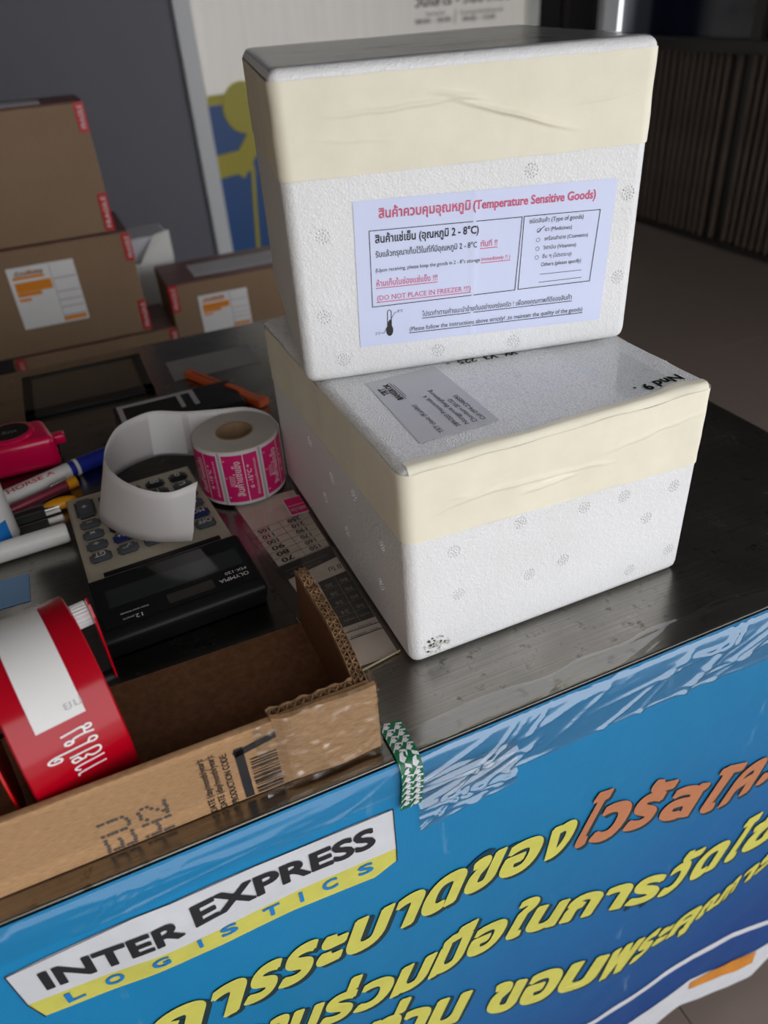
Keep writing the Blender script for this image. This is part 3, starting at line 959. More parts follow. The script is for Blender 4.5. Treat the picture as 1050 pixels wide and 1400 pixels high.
for x, z, rx in ((0.018, -0.176, 0.016), (0.050, -0.184, 0.013), (0.222, -0.425, 0.008), (0.245, -0.440, 0.006)):
    ik = Ink()
    ik.poly([(x + rx * math.cos(2 * PI * k / 14) * (1 + 0.35 * noise.noise(Vector((k, x * 99, 0)))) + 0.0, z + rx * 0.55 * math.sin(2 * PI * k / 14) * (1 + 0.4 * noise.noise(Vector((k, 7, x * 50)))) + 0.35 * rx * math.cos(2 * PI * k / 14)) for k in range(14)], bf(0.0012))
    ik.done('smudge', MAT['smudge'], ban)
# tape over the edge of the counter
def edge(x, s, off=0.0):
    """s > 0: on the steel top, s < 0: down the banner"""
    if s >= 0.004:
        return Vector((x, YE + s, 0.0008 + off))
    if s <= -0.004:
        p = ban_pt(x, s, 0.0022 + off)
        return p
    t = (s + 0.004) / 0.008
    a = edge(x, -0.00401, off); b = edge(x, 0.00401, off)
    p = a.lerp(b, t)
    return p + Vector((0, -0.001, 0.0012)) * math.sin(PI * t)
def tape_over(name, x0, x1, s0, s1, mat, amp, parent, nx=200, ns=26, seed=0, jag=0.006, nf=16):
    rnd = random.Random(seed)
    folds = []
    for _ in range(nf):
        xa = x0 + (x1 - x0) * rnd.random(); sa = s1 + (s0 - s1) * rnd.random()
        L = rnd.uniform(0.03, 0.12); an = rnd.uniform(-0.15, 0.75)
        folds.append((xa, sa, math.cos(an), math.sin(an), L, rnd.uniform(0.0012, 0.0032), rnd.uniform(0.4, 1.0)))
    def f(u, v):
        x = x0 + (x1 - x0) * u
        a = s0 + jag * noise.noise(Vector((x * 16, 1 + seed, 0)))
        b = s1 + jag * 1.6 * noise.noise(Vector((x * 11, 5 + seed, 0)))
        s = b + (a - b) * v
        r = noise.noise(Vector((x * 13 + s * 30 + seed, s * 34 - x * 5, seed)))
        h = 0.35 * max(0, r)
        for xa, sa, c, n_, L, wd, am in folds:
            p, q = (x - xa) * c + (s - sa) * n_, -(x - xa) * n_ + (s - sa) * c
            if abs(p) < L:
                h += am * (1 - (p / L) ** 2) * math.exp(-(q / wd) ** 2)
        k = 1.0 if 0.03 < v < 0.97 else 0.3
        if s > -0.006:
            k *= 0.25
        return edge(x, s, 0.0006 + amp * k * min(1.3, h))
    vs, fs = grid(nx, ns, f)
    return obj(name, vs, fs, mat, parent, True)
lab(tape_over('clear_tape', -0.036, 0.64, 0.024, -0.058, MAT['filmwr'], 0.0034, ban, 420, 60, 2, 0.010, 46), 'crumpled clear tape along the top edge')
lab(tape_over('clear_tape', -0.040, 0.05, -0.02, -0.082, MAT['filmwr'], 0.0036, ban, 110, 60, 7, 0.006, 14), 'torn flap of clear tape')
lab(tape_over('clear_tape', -0.60, -0.052, 0.006, -0.030, MAT['film'], 0.0016, ban, 300, 30, 9, 0.003, 30), 'clear tape along the left top edge')
# green printed tape
gt = []
def gpt(u, v, off=0.0):
    s = 0.033 - 0.080 * v
    x = -0.0525 + 0.0185 * u - 0.004 * v + 0.002 * math.sin(v * 3)
    return edge(x, s, 0.0026 + off)
vs, fs = grid(4, 30, lambda u, v: gpt(u, v))
g = lab(obj('green_tape', vs, fs, MAT['green'], ban, True), 'green printed adhesive tape with white marks')
ik = Ink()
for r in range(11):
    for c in range(2):
        u, v = 0.27 + 0.46 * c, (r + 0.5 + 0.45 * c) / 11.5
        ik.poly([(u - 0.15, v + 0.012), (u - 0.02, v + 0.030), (u + 0.16, v + 0.010), (u + 0.08, v - 0.004), (u + 0.12, v - 0.028), (u - 0.06, v - 0.020)], lambda a, b: gpt(a, b, 0.0006))
        ik.line([(u - 0.24, v + 0.040), (u + 0.02, v - 0.046), (u + 0.24, v - 0.030)], 0.02, lambda a, b: gpt(a, b, 0.0004))
ik.done('print', MAT['bwhite'], g)

# ==================================================================== CARDBOARD TRAY
tray = thing('cardboard_tray', 'cut down kraft cardboard box with torn corrugated edges on the counter edge', 'box', (0, 0, 0.0006))
tk = 0.0065
boxo('front_panel', (-0.60, -0.060, -0.0620, -0.0620 + tk, 0, 0.0700), MAT['kraft'], tray, 0.001, 1)
def sidetop(y):
    return 0.0660 + 0.004 * math.sin((y + 0.06) * 24) + 0.002 * noise.noise(Vector((0, y * 90, 0))) + (0.004 if y > 0.07 else 0)
def side(u, v):
    pass
# right hand panel, in slices so that its cut edge is uneven
n = 40
vs, fs = [], []
for i in range(n + 1):
    y = -0.0555 + 0.1505 * i / n
    xo = 0.004 * math.sin(i / n * 2.6)
    top = sidetop(y) - 0.005
    for (x, z) in ((-0.0695, 0), (-0.0600, 0), (-0.0600 + xo, top), (-0.0695 + xo, top)):
        vs.append((x, y, z))
for i in range(n):
    for k in range(4):
        a, b = i * 4 + k, i * 4 + (k + 1) % 4
        fs.append((a, b, b + 4, a + 4))
fs.append((3, 2, 1, 0)); fs.append((n * 4, n * 4 + 1, n * 4 + 2, n * 4 + 3))
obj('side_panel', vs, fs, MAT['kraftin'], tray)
def ribbon(path, h0, h1, thick=0.0005):
    """upright strip of paper along a plan path; h0, h1: functions of arc index"""
    vs, fs = [], []
    for i, (x, y) in enumerate(path):
        a = path[max(0, i - 1)]; b = path[min(len(path) - 1, i + 1)]
        d = Vector((b[0] - a[0], b[1] - a[1])).normalized()
        nx, ny = -d.y * thick / 2, d.x * thick / 2
        z0, z1 = h0(i, x, y), h1(i, x, y)
        vs += [(x + nx, y + ny, z0), (x - nx, y - ny, z0), (x - nx, y - ny, z1), (x + nx, y + ny, z1)]
    for i in range(len(path) - 1):
        for k in range(4):
            a, b = i * 4 + k, i * 4 + (k + 1) % 4
            fs.append((a, b, b + 4, a + 4))
    return vs, fs
def liners_and_flutes(x_of, tname):
    ysamp = [-0.0555 + 0.1505 * k / 80 for k in range(81)]
    off = lambda y: 0.004 * math.sin((y + 0.0555) / 0.1505 * 2.6)
    for dx in (-0.0093, -0.0047, -0.0002):
        p = [(-0.0600 + dx + off(y), y) for y in ysamp]
        v, f = ribbon(p, lambda i, x, y: sidetop(y) - 0.006, lambda i, x, y: sidetop(y) + 0.0012 * noise.noise(Vector((dx * 900, y * 160, 0))), 0.0006)
        obj('liner', v, f, MAT['kraftedge'], tray)
    for dx0, dx1, wl in ((-0.0091, -0.0049, 0.0062), (-0.0045, -0.0004, 0.0058)):
        p = []
        y = -0.0550
        k = 0
        while y < 0.0945:
            p.append((-0.0600 + (dx0 if k % 2 else dx1) + off(y), y))
            y += wl * 0.55 * (0.85 + 0.3 * random.random()); k += 1
        v, f = ribbon(p, lambda i, x, y: sidetop(y) - 0.006, lambda i, x, y: sidetop(y) - 0.0003, 0.0006)
        obj('flute', v, f, MAT['kraftedge'], tray)
liners_and_flutes(None, 't')
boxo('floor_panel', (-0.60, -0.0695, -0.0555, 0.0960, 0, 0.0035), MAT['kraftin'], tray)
# doubled inner flap in the front right corner with open flutes
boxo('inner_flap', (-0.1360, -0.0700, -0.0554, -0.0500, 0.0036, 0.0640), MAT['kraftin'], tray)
p, k, x = [], 0, -0.1355
while x < -0.0695:
    p.append((x, -0.0552 + (0.0046 if k % 2 else 0.0))); x += 0.0032 * (0.85 + 0.3 * random.random()); k += 1
v, f = ribbon(p, lambda i, x, y: 0.0630, lambda i, x, y: 0.0700, 0.0006)
obj('flute', v, f, MAT['kraftedge'], tray)
v, f = ribbon([(-0.136 + 0.066 * i / 20, -0.0502 + 0.0006 * math.sin(i)) for i in range(21)], lambda i, x, y: 0.0630, lambda i, x, y: 0.0705 + 0.0012 * math.sin(i * 1.7), 0.0007)
obj('liner', v, f, MAT['kraftedge'], tray)
# outer flap wrapped round the corner
vs, fs = grid(12, 6, lambda u, v: (-0.1350 + 0.0770 * u, -0.0625 - 0.0045 * math.sin(min(1, u * 6) * PI / 2) + 0.0006 * math.sin(u * 9 + v * 3), 0.0050 + 0.0008 * math.sin(u * 7) + (0.0690) * v))
v2 = [(x, y + 0.0040, z) for x, y, z in vs]
off = len(vs)
nf_ = [(c + off, b + off, a_ + off, d + off) for (b, c, d, a_) in fs]
allv = vs + v2
rim = []
nu, nv = 12, 6
idx = lambda i, j: i * (nv + 1) + j
for i in range(nu):
    rim.append((idx(i, nv), idx(i + 1, nv), idx(i + 1, nv) + off, idx(i, nv) + off))
    rim.append((idx(i + 1, 0), idx(i, 0), idx(i, 0) + off, idx(i + 1, 0) + off))
for j in range(nv):
    rim.append((idx(0, j), idx(0, j + 1), idx(0, j + 1) + off, idx(0, j) + off))
    rim.append((idx(nu, j + 1), idx(nu, j), idx(nu, j) + off, idx(nu, j + 1) + off))
obj('outer_flap', allv, fs + nf_ + rim, MAT['kraft'], tray)
# print on the front
tf = lambda a, b: Vector((a, -0.0626, b))
ik = Ink()
DOTS = {'E': '11111100001000011110100001000011111', '2': '01110100010000100010001000100011111', 'H': '10001100011000111111100011000110001', 'U': '10001100011000110001100011000101110'}
ikd = Ink()
for x0, cs in ((-0.2620, 'EU'), (-0.2360, 'H2')):
    for q, c in enumerate(cs):
        for k, b in enumerate(DOTS[c]):
            if b == '1':
                col, row = k % 5, k // 5
                ikd.disc(x0 + 0.0030 * row + 0.0004 * (k % 3), 0.0035 + 0.0175 * q + 0.0032 * col, 0.0015, 0.0015, tf, 9)
ikd.done('print', MAT['dotgrey'], tray)
for s, x in (('DATE (day/month/year):', -0.1860), ('DATE (day/month/year):', -0.1788), ('PRODUCTION CODE:', -0.1700)):
    ik.text(s, tf, x, 0.0012, 0.0048, 0.059 if x < -0.175 else 0.056, ang=PI / 2, bold=0.012)
ik.line([(-0.1360, 0.0570), (-0.1622, 0.0520)], 0.0062, tf)
ik.line([(-0.1615, 0.0540), (-0.1612, 0.0060)], 0.0066, tf)
random.seed(3)
z = 0.0030
while z < 0.041:
    h = random.choice((0.0007, 0.0012, 0.0022))
    ik.poly([(-0.1560 + 0.002 * random.random(), z), (-0.1355, z), (-0.1355, z + h), (-0.1560, z + h)], tf)
    z += h + random.choice((0.0008, 0.0014, 0.0020))
ik.done('print', MAT['ink'], tray)
# clear tape over the corner and along the front
def ctape(u, v):
    x = -0.150 + 0.0945 * u
    y = -0.0687 - 0.0012 * (1 + noise.noise(Vector((u * 9, v * 9, 0)))) - 0.0016 * (1 - abs(noise.noise(Vector((u * 6 + v * 9, v * 7 - u * 5, 3))))) ** 8
    if u > 0.93:
        y += 0.02 * (u - 0.93) / 0.07
        x = -0.0575 + 0.0015 * noise.noise(Vector((u * 30, v * 8, 0)))
    return (x, y, 0.0045 + 0.074 * v + 0.002 * noise.noise(Vector((u * 6, v * 2, 5))))
vs, fs = grid(60, 40, ctape)
obj('clear_tape', vs, fs, MAT['filmwr'], tray, True)
vs, fs = grid(120, 14, lambda u, v: (-0.58 + 0.44 * u, -0.0632 - 0.0005 * (1 + noise.noise(Vector((u * 22, v * 6, 1)))), 0.018 + 0.05 * v + 0.002 * noise.noise(Vector((u * 12, 0, 3)))))
obj('clear_tape', vs, fs, MAT['film'], tray, True)

# ==================================================================== RED DISPENSER
ph = 0.209
disp = thing('tape_dispenser', 'glossy red drum shaped tape dispenser with a white strip, inside the cardboard tray', 'dispenser', (-0.24, 0.029, 0.0046), ph)
R0, DL, ZC = 0.070, 0.066, 0.0702
def dr(x, a, r=R0):
    """a: angle from the side facing the street, upwards"""
    return Vector((x, -r * math.cos(a), ZC + r * math.sin(a)))
na = 96
prof = [(-DL, 0.0645), (-DL, R0 - 0.0012), (-DL + 0.0012, R0), (-0.0012, R0), (0, R0 - 0.0012), (0, 0.064), (-DL, 0.064)]
vs, fs = [], []
for i in range(na):
    for x, r in prof:
        vs.append(dr(x, 2 * PI * i / na, r))
m = len(prof)
for i in range(na):
    j = (i + 1) % na
    for k in range(m):
        fs.append((i * m + k, i * m + (k + 1) % m, j * m + (k + 1) % m, j * m + k))
o = obj('drum', vs, fs, MAT['red'], disp, True); o.data.set_sharp_from_angle(angle=0.6)
obj('end_plate', [dr(-0.004, 2 * PI * i / 48, 0.0645) for i in range(48)], [tuple(range(48))], MAT['dblack'], disp)
vs, fs = grid(6, 40, lambda u, v: dr(-0.0503 + 0.0318 * u, math.radians(31.3 + 100 * v), R0 + 0.0004))
strip = obj('white_strip', vs, fs, MAT['paper'], disp, True)
ik = Ink()
ik.text('ยม', lambda a, b: dr(a, math.radians(b), R0 + 0.0007), -0.030, 36, 4.5, 0.012, ang=0)
ik.done('lettering', MAT['gap'], strip)
# white handwriting, running down the front of the drum
HW = [[(-0.0239, 0.417), (-0.0214, 0.433), (-0.019, 0.421), (-0.0198, 0.399), (-0.0224, 0.396), (-0.024, 0.413), (-0.0243, 0.428)], [(-0.0378, 0.423), (-0.0315, 0.427), (-0.0243, 0.428), (-0.0241, 0.373)], [(-0.0191, 0.351), (-0.0244, 0.362), (-0.0315, 0.357), (-0.0328, 0.326), (-0.0355, 0.32), (-0.0375, 0.334), (-0.0371, 0.351), (-0.0345, 0.354), (-0.0326, 0.333)], [(-0.0243, 0.271), (-0.0226, 0.296), (-0.0197, 0.291), (-0.0187, 0.269), (-0.0207, 0.251), (-0.0236, 0.256), (-0.0261, 0.26), (-0.036, 0.263), (-0.0457, 0.266), (-0.0499, 0.253), (-0.0507, 0.233), (-0.0481, 0.212), (-0.0438, 0.207), (-0.0426, 0.227), (-0.0448, 0.244), (-0.0469, 0.238)], [(-0.0377, 0.193), (-0.0318, 0.191), (-0.0238, 0.188), (-0.0199, 0.179), (-0.0191, 0.147), (-0.0208, 0.119), (-0.025, 0.113), (-0.0284, 0.143), (-0.0299, 0.124), (-0.033, 0.121), (-0.0361, 0.118), (-0.0376, 0.139), (-0.0371, 0.159), (-0.034, 0.161), (-0.0324, 0.135)], [(-0.0191, 0.066), (-0.0267, 0.063), (-0.0343, 0.063), (-0.0376, 0.052), (-0.0375, 0.032), (-0.0356, 0.015)], [(-0.0193, -0.019), (-0.0273, -0.018), (-0.0346, -0.023), (-0.037, -0.028), (-0.0374, -0.047)]]
ik = Ink()
hf = lambda a, b: dr(a, b / R0, R0 + 0.0005)
for q in HW:
    q2 = cat([(a, b * R0, 0) for a, b in q], 5)
    ik.line([(p.x, p.y) for p in q2], 0.0012, hf)
lab(ik.done('handwriting', MAT['white'], disp), 'white paint pen handwriting')
# right hand plate and white ribbed roller
arm = [(0.004, 0.070), (-0.001, 0.076), (-0.008, 0.075), (-0.012, 0.066), (-0.013, 0.030), (-0.012, 0.008), (-0.007, 0.002), (-0.001, 0.008), (0.002, 0.030)]
K = len(arm)
vs = [Vector((x, y, ZC + z)) for x in (0.0108, 0.0122) for y, z in arm]
fs = [tuple(range(K)), tuple(range(K, 2 * K))[::-1]] + [(i, K + i, K + (i + 1) % K, (i + 1) % K) for i in range(K)]
lab(obj('side_plate', vs, fs, MAT['red'], disp), 'thin red bracket arm right of the drum')
vs, fs = [], []
K = 44
for x in (0.0002, 0.0106):
    for i in range(K):
        a = 2 * PI * i / K
        r = 0.0088 + (0.0004 if i % 2 else -0.0003)
        vs.append(Vector((x, -r * math.cos(a) + 0.007, ZC + 0.058 + r * math.sin(a))))
fs = [tuple(range(K)), tuple(range(K, 2 * K))[::-1]] + [(i, K + i, K + (i + 1) % K, (i + 1) % K) for i in range(K)]
lab(obj('roller', vs, fs, MAT['white'], disp), 'white ribbed roller')
vs, fs = [], []
K = 40
for x in (-DL - 0.0125, -DL - 0.0110):
    for i in range(K):
        a = 2 * PI * i / K
        vs.append(Vector((x, -0.062 * math.cos(a), ZC + 0.064 * math.sin(a))))
fs = [tuple(range(K))[::-1], tuple(range(K, 2 * K))] + [(i, (i + 1) % K, K + (i + 1) % K, K + i) for i in range(K)]
lab(obj('side_plate', vs, fs, MAT['redin'], disp), 'bright red side plate left of the drum')
tubeo('axle', (-DL - 0.011, 0, ZC), (0.012, 0, ZC), 0.006, MAT['dblack'], disp)

# ==================================================================== PAPER AND PLASTIC SHEET
sheet = thing('price_sheet', 'stained printed price sheet lying under the clear plastic sheet beside the foam box', 'paper', (0, 0, 0.0004))
vs, fs = grid(20, 40, lambda u, v: (-0.074 + 0.071 * u + 0.030 * (1 - v) * (1 - u) * 0.9, 0.022 + 0.300 * v, 0.0002 + 0.0003 * noise.noise(Vector((u * 3, v * 9, 0)))))
obj('page', vs, fs, MAT['paperold'], sheet, True)
pf = lambda a, b: Vector((a, b, 0.0007))
ik = Ink()
tl, tr_, br, bl = (-0.077, 0.262), (-0.003, 0.270), (0.001, 0.199), (-0.066, 0.189)
def tq(u, v):
    x = tl[0] * (1 - u) * (1 - v) + tr_[0] * u * (1 - v) + br[0] * u * v + bl[0] * (1 - u) * v
    y = tl[1] * (1 - u) * (1 - v) + tr_[1] * u * (1 - v) + br[1] * u * v + bl[1] * (1 - u) * v
    return Vector((x, y, 0.0007))
for k in range(7):
    ik.line([(0, k / 6), (1, k / 6)], 0.008, tq)
for u in (0, 0.52, 1):
    ik.line([(u, 0), (u, 1)], 0.006, tq)
for k, (a, b) in enumerate((('105', '250'), ('110', '210'), ('100', '190'), ('90', '170'), ('80', '160'), ('70', '150'))):
    for u, s in ((0.36, a), (0.84, b)):
        V, F, W = glyphs(s, 0.03)
        i0 = len(ik.v)
        for x, y in V:
            ik.v.append(tq(u - (x / W) * 0.20, (k + 0.20) / 6 + y * 0.14))
        ik.f += [tuple(i0 + i for i in f) for f in F]
ik.done('price_table', MAT['ink'], sheet)
ik = Ink()
ik.line([(-0.036, 0.066), (-0.004, 0.0655)], 0.0012, pf)
ik.line([(-0.035, 0.0565), (-0.004, 0.057)], 0.0012, pf)
ik.text('( delivery ) ---', pf, -0.006, 0.069, 0.003, 0.026, ang=PI)
ik.text('terms - conditions', pf, -0.006, 0.0600, 0.003, 0.028, ang=PI)
ik.done('lettering', MAT['ink'], sheet)
ik = Ink()
ik.poly([(-0.066, 0.188), (-0.003, 0.197), (-0.0035, 0.176), (-0.062, 0.164)], pf)
ik.poly([(-0.0345, 0.146), (-0.003, 0.150), (-0.0035, 0.074), (-0.036, 0.074)], pf)
ik.done('printed_block', MAT['blackprint'], sheet)
ik = Ink()
pf2 = lambda a, b: Vector((a, b, 0.0010))
for k in range(1, 5):
    y = 0.146 - 0.0145 * k
    ik.line([(-0.0348, y), (-0.0035, y + 0.002)], 0.0005, pf2)
ik.line([(-0.017, 0.147), (-0.018, 0.075)], 0.0005, pf2)
for k, (a, b) in enumerate((('30', '80'), ('28', '70'), ('26', '60'), ('24', '50'))):
    ik.text(b, pf2, -0.006, 0.140 - 0.0145 * k, 0.0050, 0.008, ang=PI, bold=0.02)
    ik.text(a, pf2, -0.022, 0.139 - 0.0145 * k, 0.0050, 0.008, ang=PI, bold=0.02)
ik.text('width x height', pf2, -0.006, 0.0825, 0.0035, 0.026, ang=PI)
ik.line([(-0.058, 0.178), (-0.010, 0.184)], 0.0005, pf2)
ik.line([(-0.055, 0.172), (-0.020, 0.177)], 0.0005, pf2)
ik.done('lettering', MAT['dimlegend'], sheet)
ik = Ink()
ik.text('ปี ไป', pf2, -0.004, 0.163, 0.006, 0.014, ang=PI, bold=0.02)
ik.done('lettering', MAT['ink'], sheet)

pls = thing('plastic_sheet', 'thin clear plastic sheet covering the printed price sheet beside the foam box', 'sheet', (0, 0, 0.0018))
bm = bmesh.new()
vv = [(-0.0590, 0.012), (-0.0015, 0.022), (-0.0015, 0.345), (-0.0765, 0.345), (-0.0765, 0.165), (-0.0705, 0.105)]
b0 = [bm.verts.new((x, y, 0)) for x, y in vv]
b1 = [bm.verts.new((x, y, 0.0020)) for x, y in vv]
bm.faces.new(b0[::-1]); bm.faces.new(b1)
for i in range(len(vv)):
    j = (i + 1) % len(vv)
    bm.faces.new((b0[i], b0[j], b1[j], b1[i]))
bmo('sheet', bm, MAT['acrylic'], pls)
v, f = ribbon([(x, y) for x, y in vv[:2]], lambda i, x, y: 0.0, lambda i, x, y: 0.0021, 0.0006)
lab(obj('cut_edge', v, f, simple('yellowed edge', lin((150, 140, 112)), 0.3), pls), 'yellowed cut edge')
v, f = ribbon([vv[5], (-0.0655, 0.06), vv[0]], lambda i, x, y: 0.0, lambda i, x, y: 0.0021, 0.0006)
lab(obj('cut_edge', v, f, bpy.data.materials['yellowed edge'], pls), 'yellowed cut edge')

st = thing('sticker', 'pink and white sticker on the plastic sheet between label roll and foam box', 'sticker', (0, 0, 0.0040))
poly('backing', [(-0.0235, 0.2650, 0), (-0.0020, 0.2650, 0), (-0.0020, 0.3030, 0), (-0.0235, 0.3030, 0)], MAT['backing'], st)
o = poly('label_face', [(-0.0220, 0.2670, 0.0003), (-0.0022, 0.2670, 0.0003), (-0.0022, 0.3010, 0.0003), (-0.0220, 0.3010, 0.0003)], MAT['pink'], st)
ik = Ink()
ik.text('แช่แข็ง', lambda a, b: Vector((a, b, 0.0006)), -0.0030, 0.2780, 0.0055, 0.017, ang=PI, bold=0.02)
ik.line([(-0.022, 0.2845), (-0.0022, 0.2845)], 0.0006, lambda a, b: Vector((a, b, 0.0006)))
ik.done('lettering', MAT['white'], o)

# ==================================================================== CALCULATOR
cal = thing('calculator', 'beige desk calculator with black display end, keys facing the back of the counter', 'calculator', (-0.1680, 0.2155, 0.0004), math.radians(3.4))
def ctop(y):
    return 0.0255 - (0.0135) * max(0, y) / 0.207
bm = bmesh.new()
pts = [(-0.004, 0.0), (-0.004, ctop(0)), (0.203, ctop(0.203)), (0.207, ctop(0.207) - 0.004), (0.207, 0.0)]
A = [bm.verts.new((-0.0735, y, z)) for y, z in pts]
B = [bm.verts.new((0.0735, y, z)) for y, z in pts]
bm.faces.new(A); bm.faces.new(B[::-1])
for i in range(len(pts)):
    j = (i + 1) % len(pts)
    bm.faces.new((A[j], A[i], B[i], B[j]))
bmesh.ops.recalc_face_normals(bm, faces=bm.faces)
bmesh.ops.bevel(bm, geom=[e for e in bm.edges if e.calc_length() > 0.03], offset=0.0025, segments=2, affect='EDGES')
wnorm(bmo('body', bm, MAT['beige'], cal, True))
# display end
bm = bmesh.new()
pts = [(0.002, 0.0), (0.002, 0.0330), (-0.0780, 0.0335), (-0.0880, 0.0300), (-0.0900, 0.0230), (-0.0780, 0.0)]
A = [bm.verts.new((-0.0755, y, z)) for y, z in pts]
B = [bm.verts.new((0.0755, y, z)) for y, z in pts]
bm.faces.new(A); bm.faces.new(B[::-1])
for i in range(len(pts)):
    j = (i + 1) % len(pts)
    bm.faces.new((A[j], A[i], B[i], B[j]))
bmesh.ops.recalc_face_normals(bm, faces=bm.faces)
bmesh.ops.bevel(bm, geom=list(bm.edges), offset=0.0018, segments=2, affect='EDGES')
dh = wnorm(bmo('display_housing', bm, MAT['dblack'], cal, True))
dz = lambda y: 0.0330 + 0.0005 * (-y) / 0.078
poly('display_window', [(-0.072, -0.078, dz(-0.078) + 0.0003), (0.072, -0.078, dz(-0.078) + 0.0003), (0.072, -0.004, dz(-0.004) + 0.0003), (-0.072, -0.004, dz(-0.004) + 0.0003)], MAT['gloss'], cal)
poly('screen', [(-0.062, -0.050, 0.0338), (0.066, -0.050, 0.0338), (0.066, -0.022, 0.0336), (-0.062, -0.022, 0.0336)], MAT['lcd'], cal)
poly('solar_cell', [(-0.012, -0.072, 0.0339), (0.032, -0.072, 0.0339), (0.032, -0.058, 0.0338), (-0.012, -0.058, 0.0338)], MAT['solar'], cal)
cf = lambda a, b: Vector((a, b, 0.0342))
ik = Ink()
ik.text('OLYMPIA', cf, 0.0660, -0.0640, 0.0052, 0.029, ang=PI, bold=0.012)
ik.text('MX-120', cf, 0.0660, -0.0560, 0.0040, 0.021, ang=PI, bold=0.012)
ik.done('lettering', MAT['legend'], cal)
ik = Ink()
ik.text('12', cf, -0.0350, -0.0700, 0.0052, 0.0080, ang=PI, bold=0.012)
ik.text('DIGITS', cf, -0.0440, -0.0700, 0.0022, 0.0100, ang=PI)
ik.text('TWO WAY POWER', cf, -0.0290, -0.0620, 0.0022, 0.026, ang=PI)
ik.done('lettering', MAT['legend'], cal)
# slide switch slot
boxo('switch_slot', (-0.058, 0.061, 0.0125, 0.0200, 0.0245, 0.0254), MAT['dblack'], cal, 0.0004, 1)
ik = Ink()
ik.text('0 2 3 4 F', lambda a, b: Vector((a, b, 0.0258)), -0.015, 0.0100, 0.0024, 0.026, ang=PI)
ik.done('lettering', MAT['ink'], cal)
ik = Ink()
ik.text('CUT UP 5/4', lambda a, b: Vector((a, b, 0.0258)), 0.058, 0.0100, 0.0024, 0.024, ang=PI)
ik.done('lettering', MAT['ink'], cal)
KEYS = [['GT', '√', 'MU', '▶', 'OFF'], ['÷', 'M+', 'M-', 'MR', 'MC'], ['×', '9', '8', '7', '%'], ['−', '6', '5', '4', '+/-'], ['+', '3', '2', '1', 'C'], ['', '.', '000', '00', '0']]
kb = {}
def key_mesh(wx, wy, hz):
    bm = bmesh.new()
    vs = bx(bm, -wx / 2, wx / 2, -wy / 2, wy / 2, 0, hz)
    for v in vs:
        if v.co.z > hz / 2:
            v.co.x *= 0.86; v.co.y *= 0.86
    bmesh.ops.bevel(bm, geom=[e for e in bm.edges], offset=min(wx, wy) * 0.14, segments=2, affect='EDGES')
    return bm
for r, row in enumerate(KEYS):
    for c, s in enumerate(row):
        if r == 5 and c == 0:
            continue
        x, y = -0.0550 + 0.0275 * c, 0.0500 + 0.0250 * r
        wy = 0.0165
        hz = 0.0060
        if s == '+':
            y += 0.0150; wy = 0.046
        mat = MAT['keyblue'] if s in ('M+', 'M-', 'MR', 'MC') else (MAT['keyblack'] if s and s[0] in '0123456789.' else MAT['keygrey'])
        bm = key_mesh(0.0232, wy * 1.06, hz)
        k = wnorm(bmo('key', bm, mat, cal, True))
        k.location = (x, y, ctop(y) - 0.0008)
        k.rotation_euler = (-math.atan2(0.0135, 0.207), 0, 0)
        ik = Ink()
        ww = {'GT': 0.0115, 'OFF': 0.0150, 'MC': 0.0125, 'M+': 0.0125, 'M-': 0.0125, 'MR': 0.0125, '+/-': 0.013, '000': 0.013, '00': 0.010}.get(s, None)
        lz = hz + 0.0002
        fn = lambda a, b: Vector((a, b, lz))
        if s == '√':
            ik.line([(0.004, 0.000), (0.002, 0.0028), (-0.0005, -0.003), (-0.005, -0.003)], 0.0008, fn)
        elif s == '▶':
            ik.poly([(0.003, 0.003), (0.003, -0.003), (-0.003, 0)], fn)
        else:
            V, F, W = glyphs(s, 0.02)
            hh = 0.0088
            wid = ww or W * hh / 0.7
            ik.text(s, fn, wid / 2, 0.0045 if s not in '+−×÷' else 0.0036, hh, wid, ang=PI, bold=0.018)
        ik.done('legend', MAT['legend'], k)

# ==================================================================== LABEL ROLL
rl = thing('label_roll', 'roll of pink and white stickers with a long white tail, standing beside the calculator', 'label roll', (-0.0515, 0.3625, 0.0040))
RR, RH = 0.0495, 0.0700
latheo('paper_roll', [(0.0215, 0.001), (RR - 0.0008, 0.001), (RR, 0.002), (RR, RH - 0.001), (RR - 0.0008, RH), (0.0215, RH), (0.0215, 0.001)], MAT['rollside'], rl, n=72)
latheo('core', [(0.0200, 0.0), (0.0216, 0.0), (0.0216, RH + 0.0006), (0.0200, RH + 0.0006), (0.0200, 0.0)], MAT['core'], rl, n=48)
vs, fs = grid(96, 2, lambda u, v: ((RR + 0.0004) * math.cos(2 * PI * u), (RR + 0.0004) * math.sin(2 * PI * u), 0.0005 + (RH - 0.001) * v))
obj('outer_wrap', vs, fs, MAT['backing'], rl, True)
def rp(a, z, d=0.0):
    r = RR + 0.0008 + d
    return Vector((r * math.cos(a), r * math.sin(a), z))
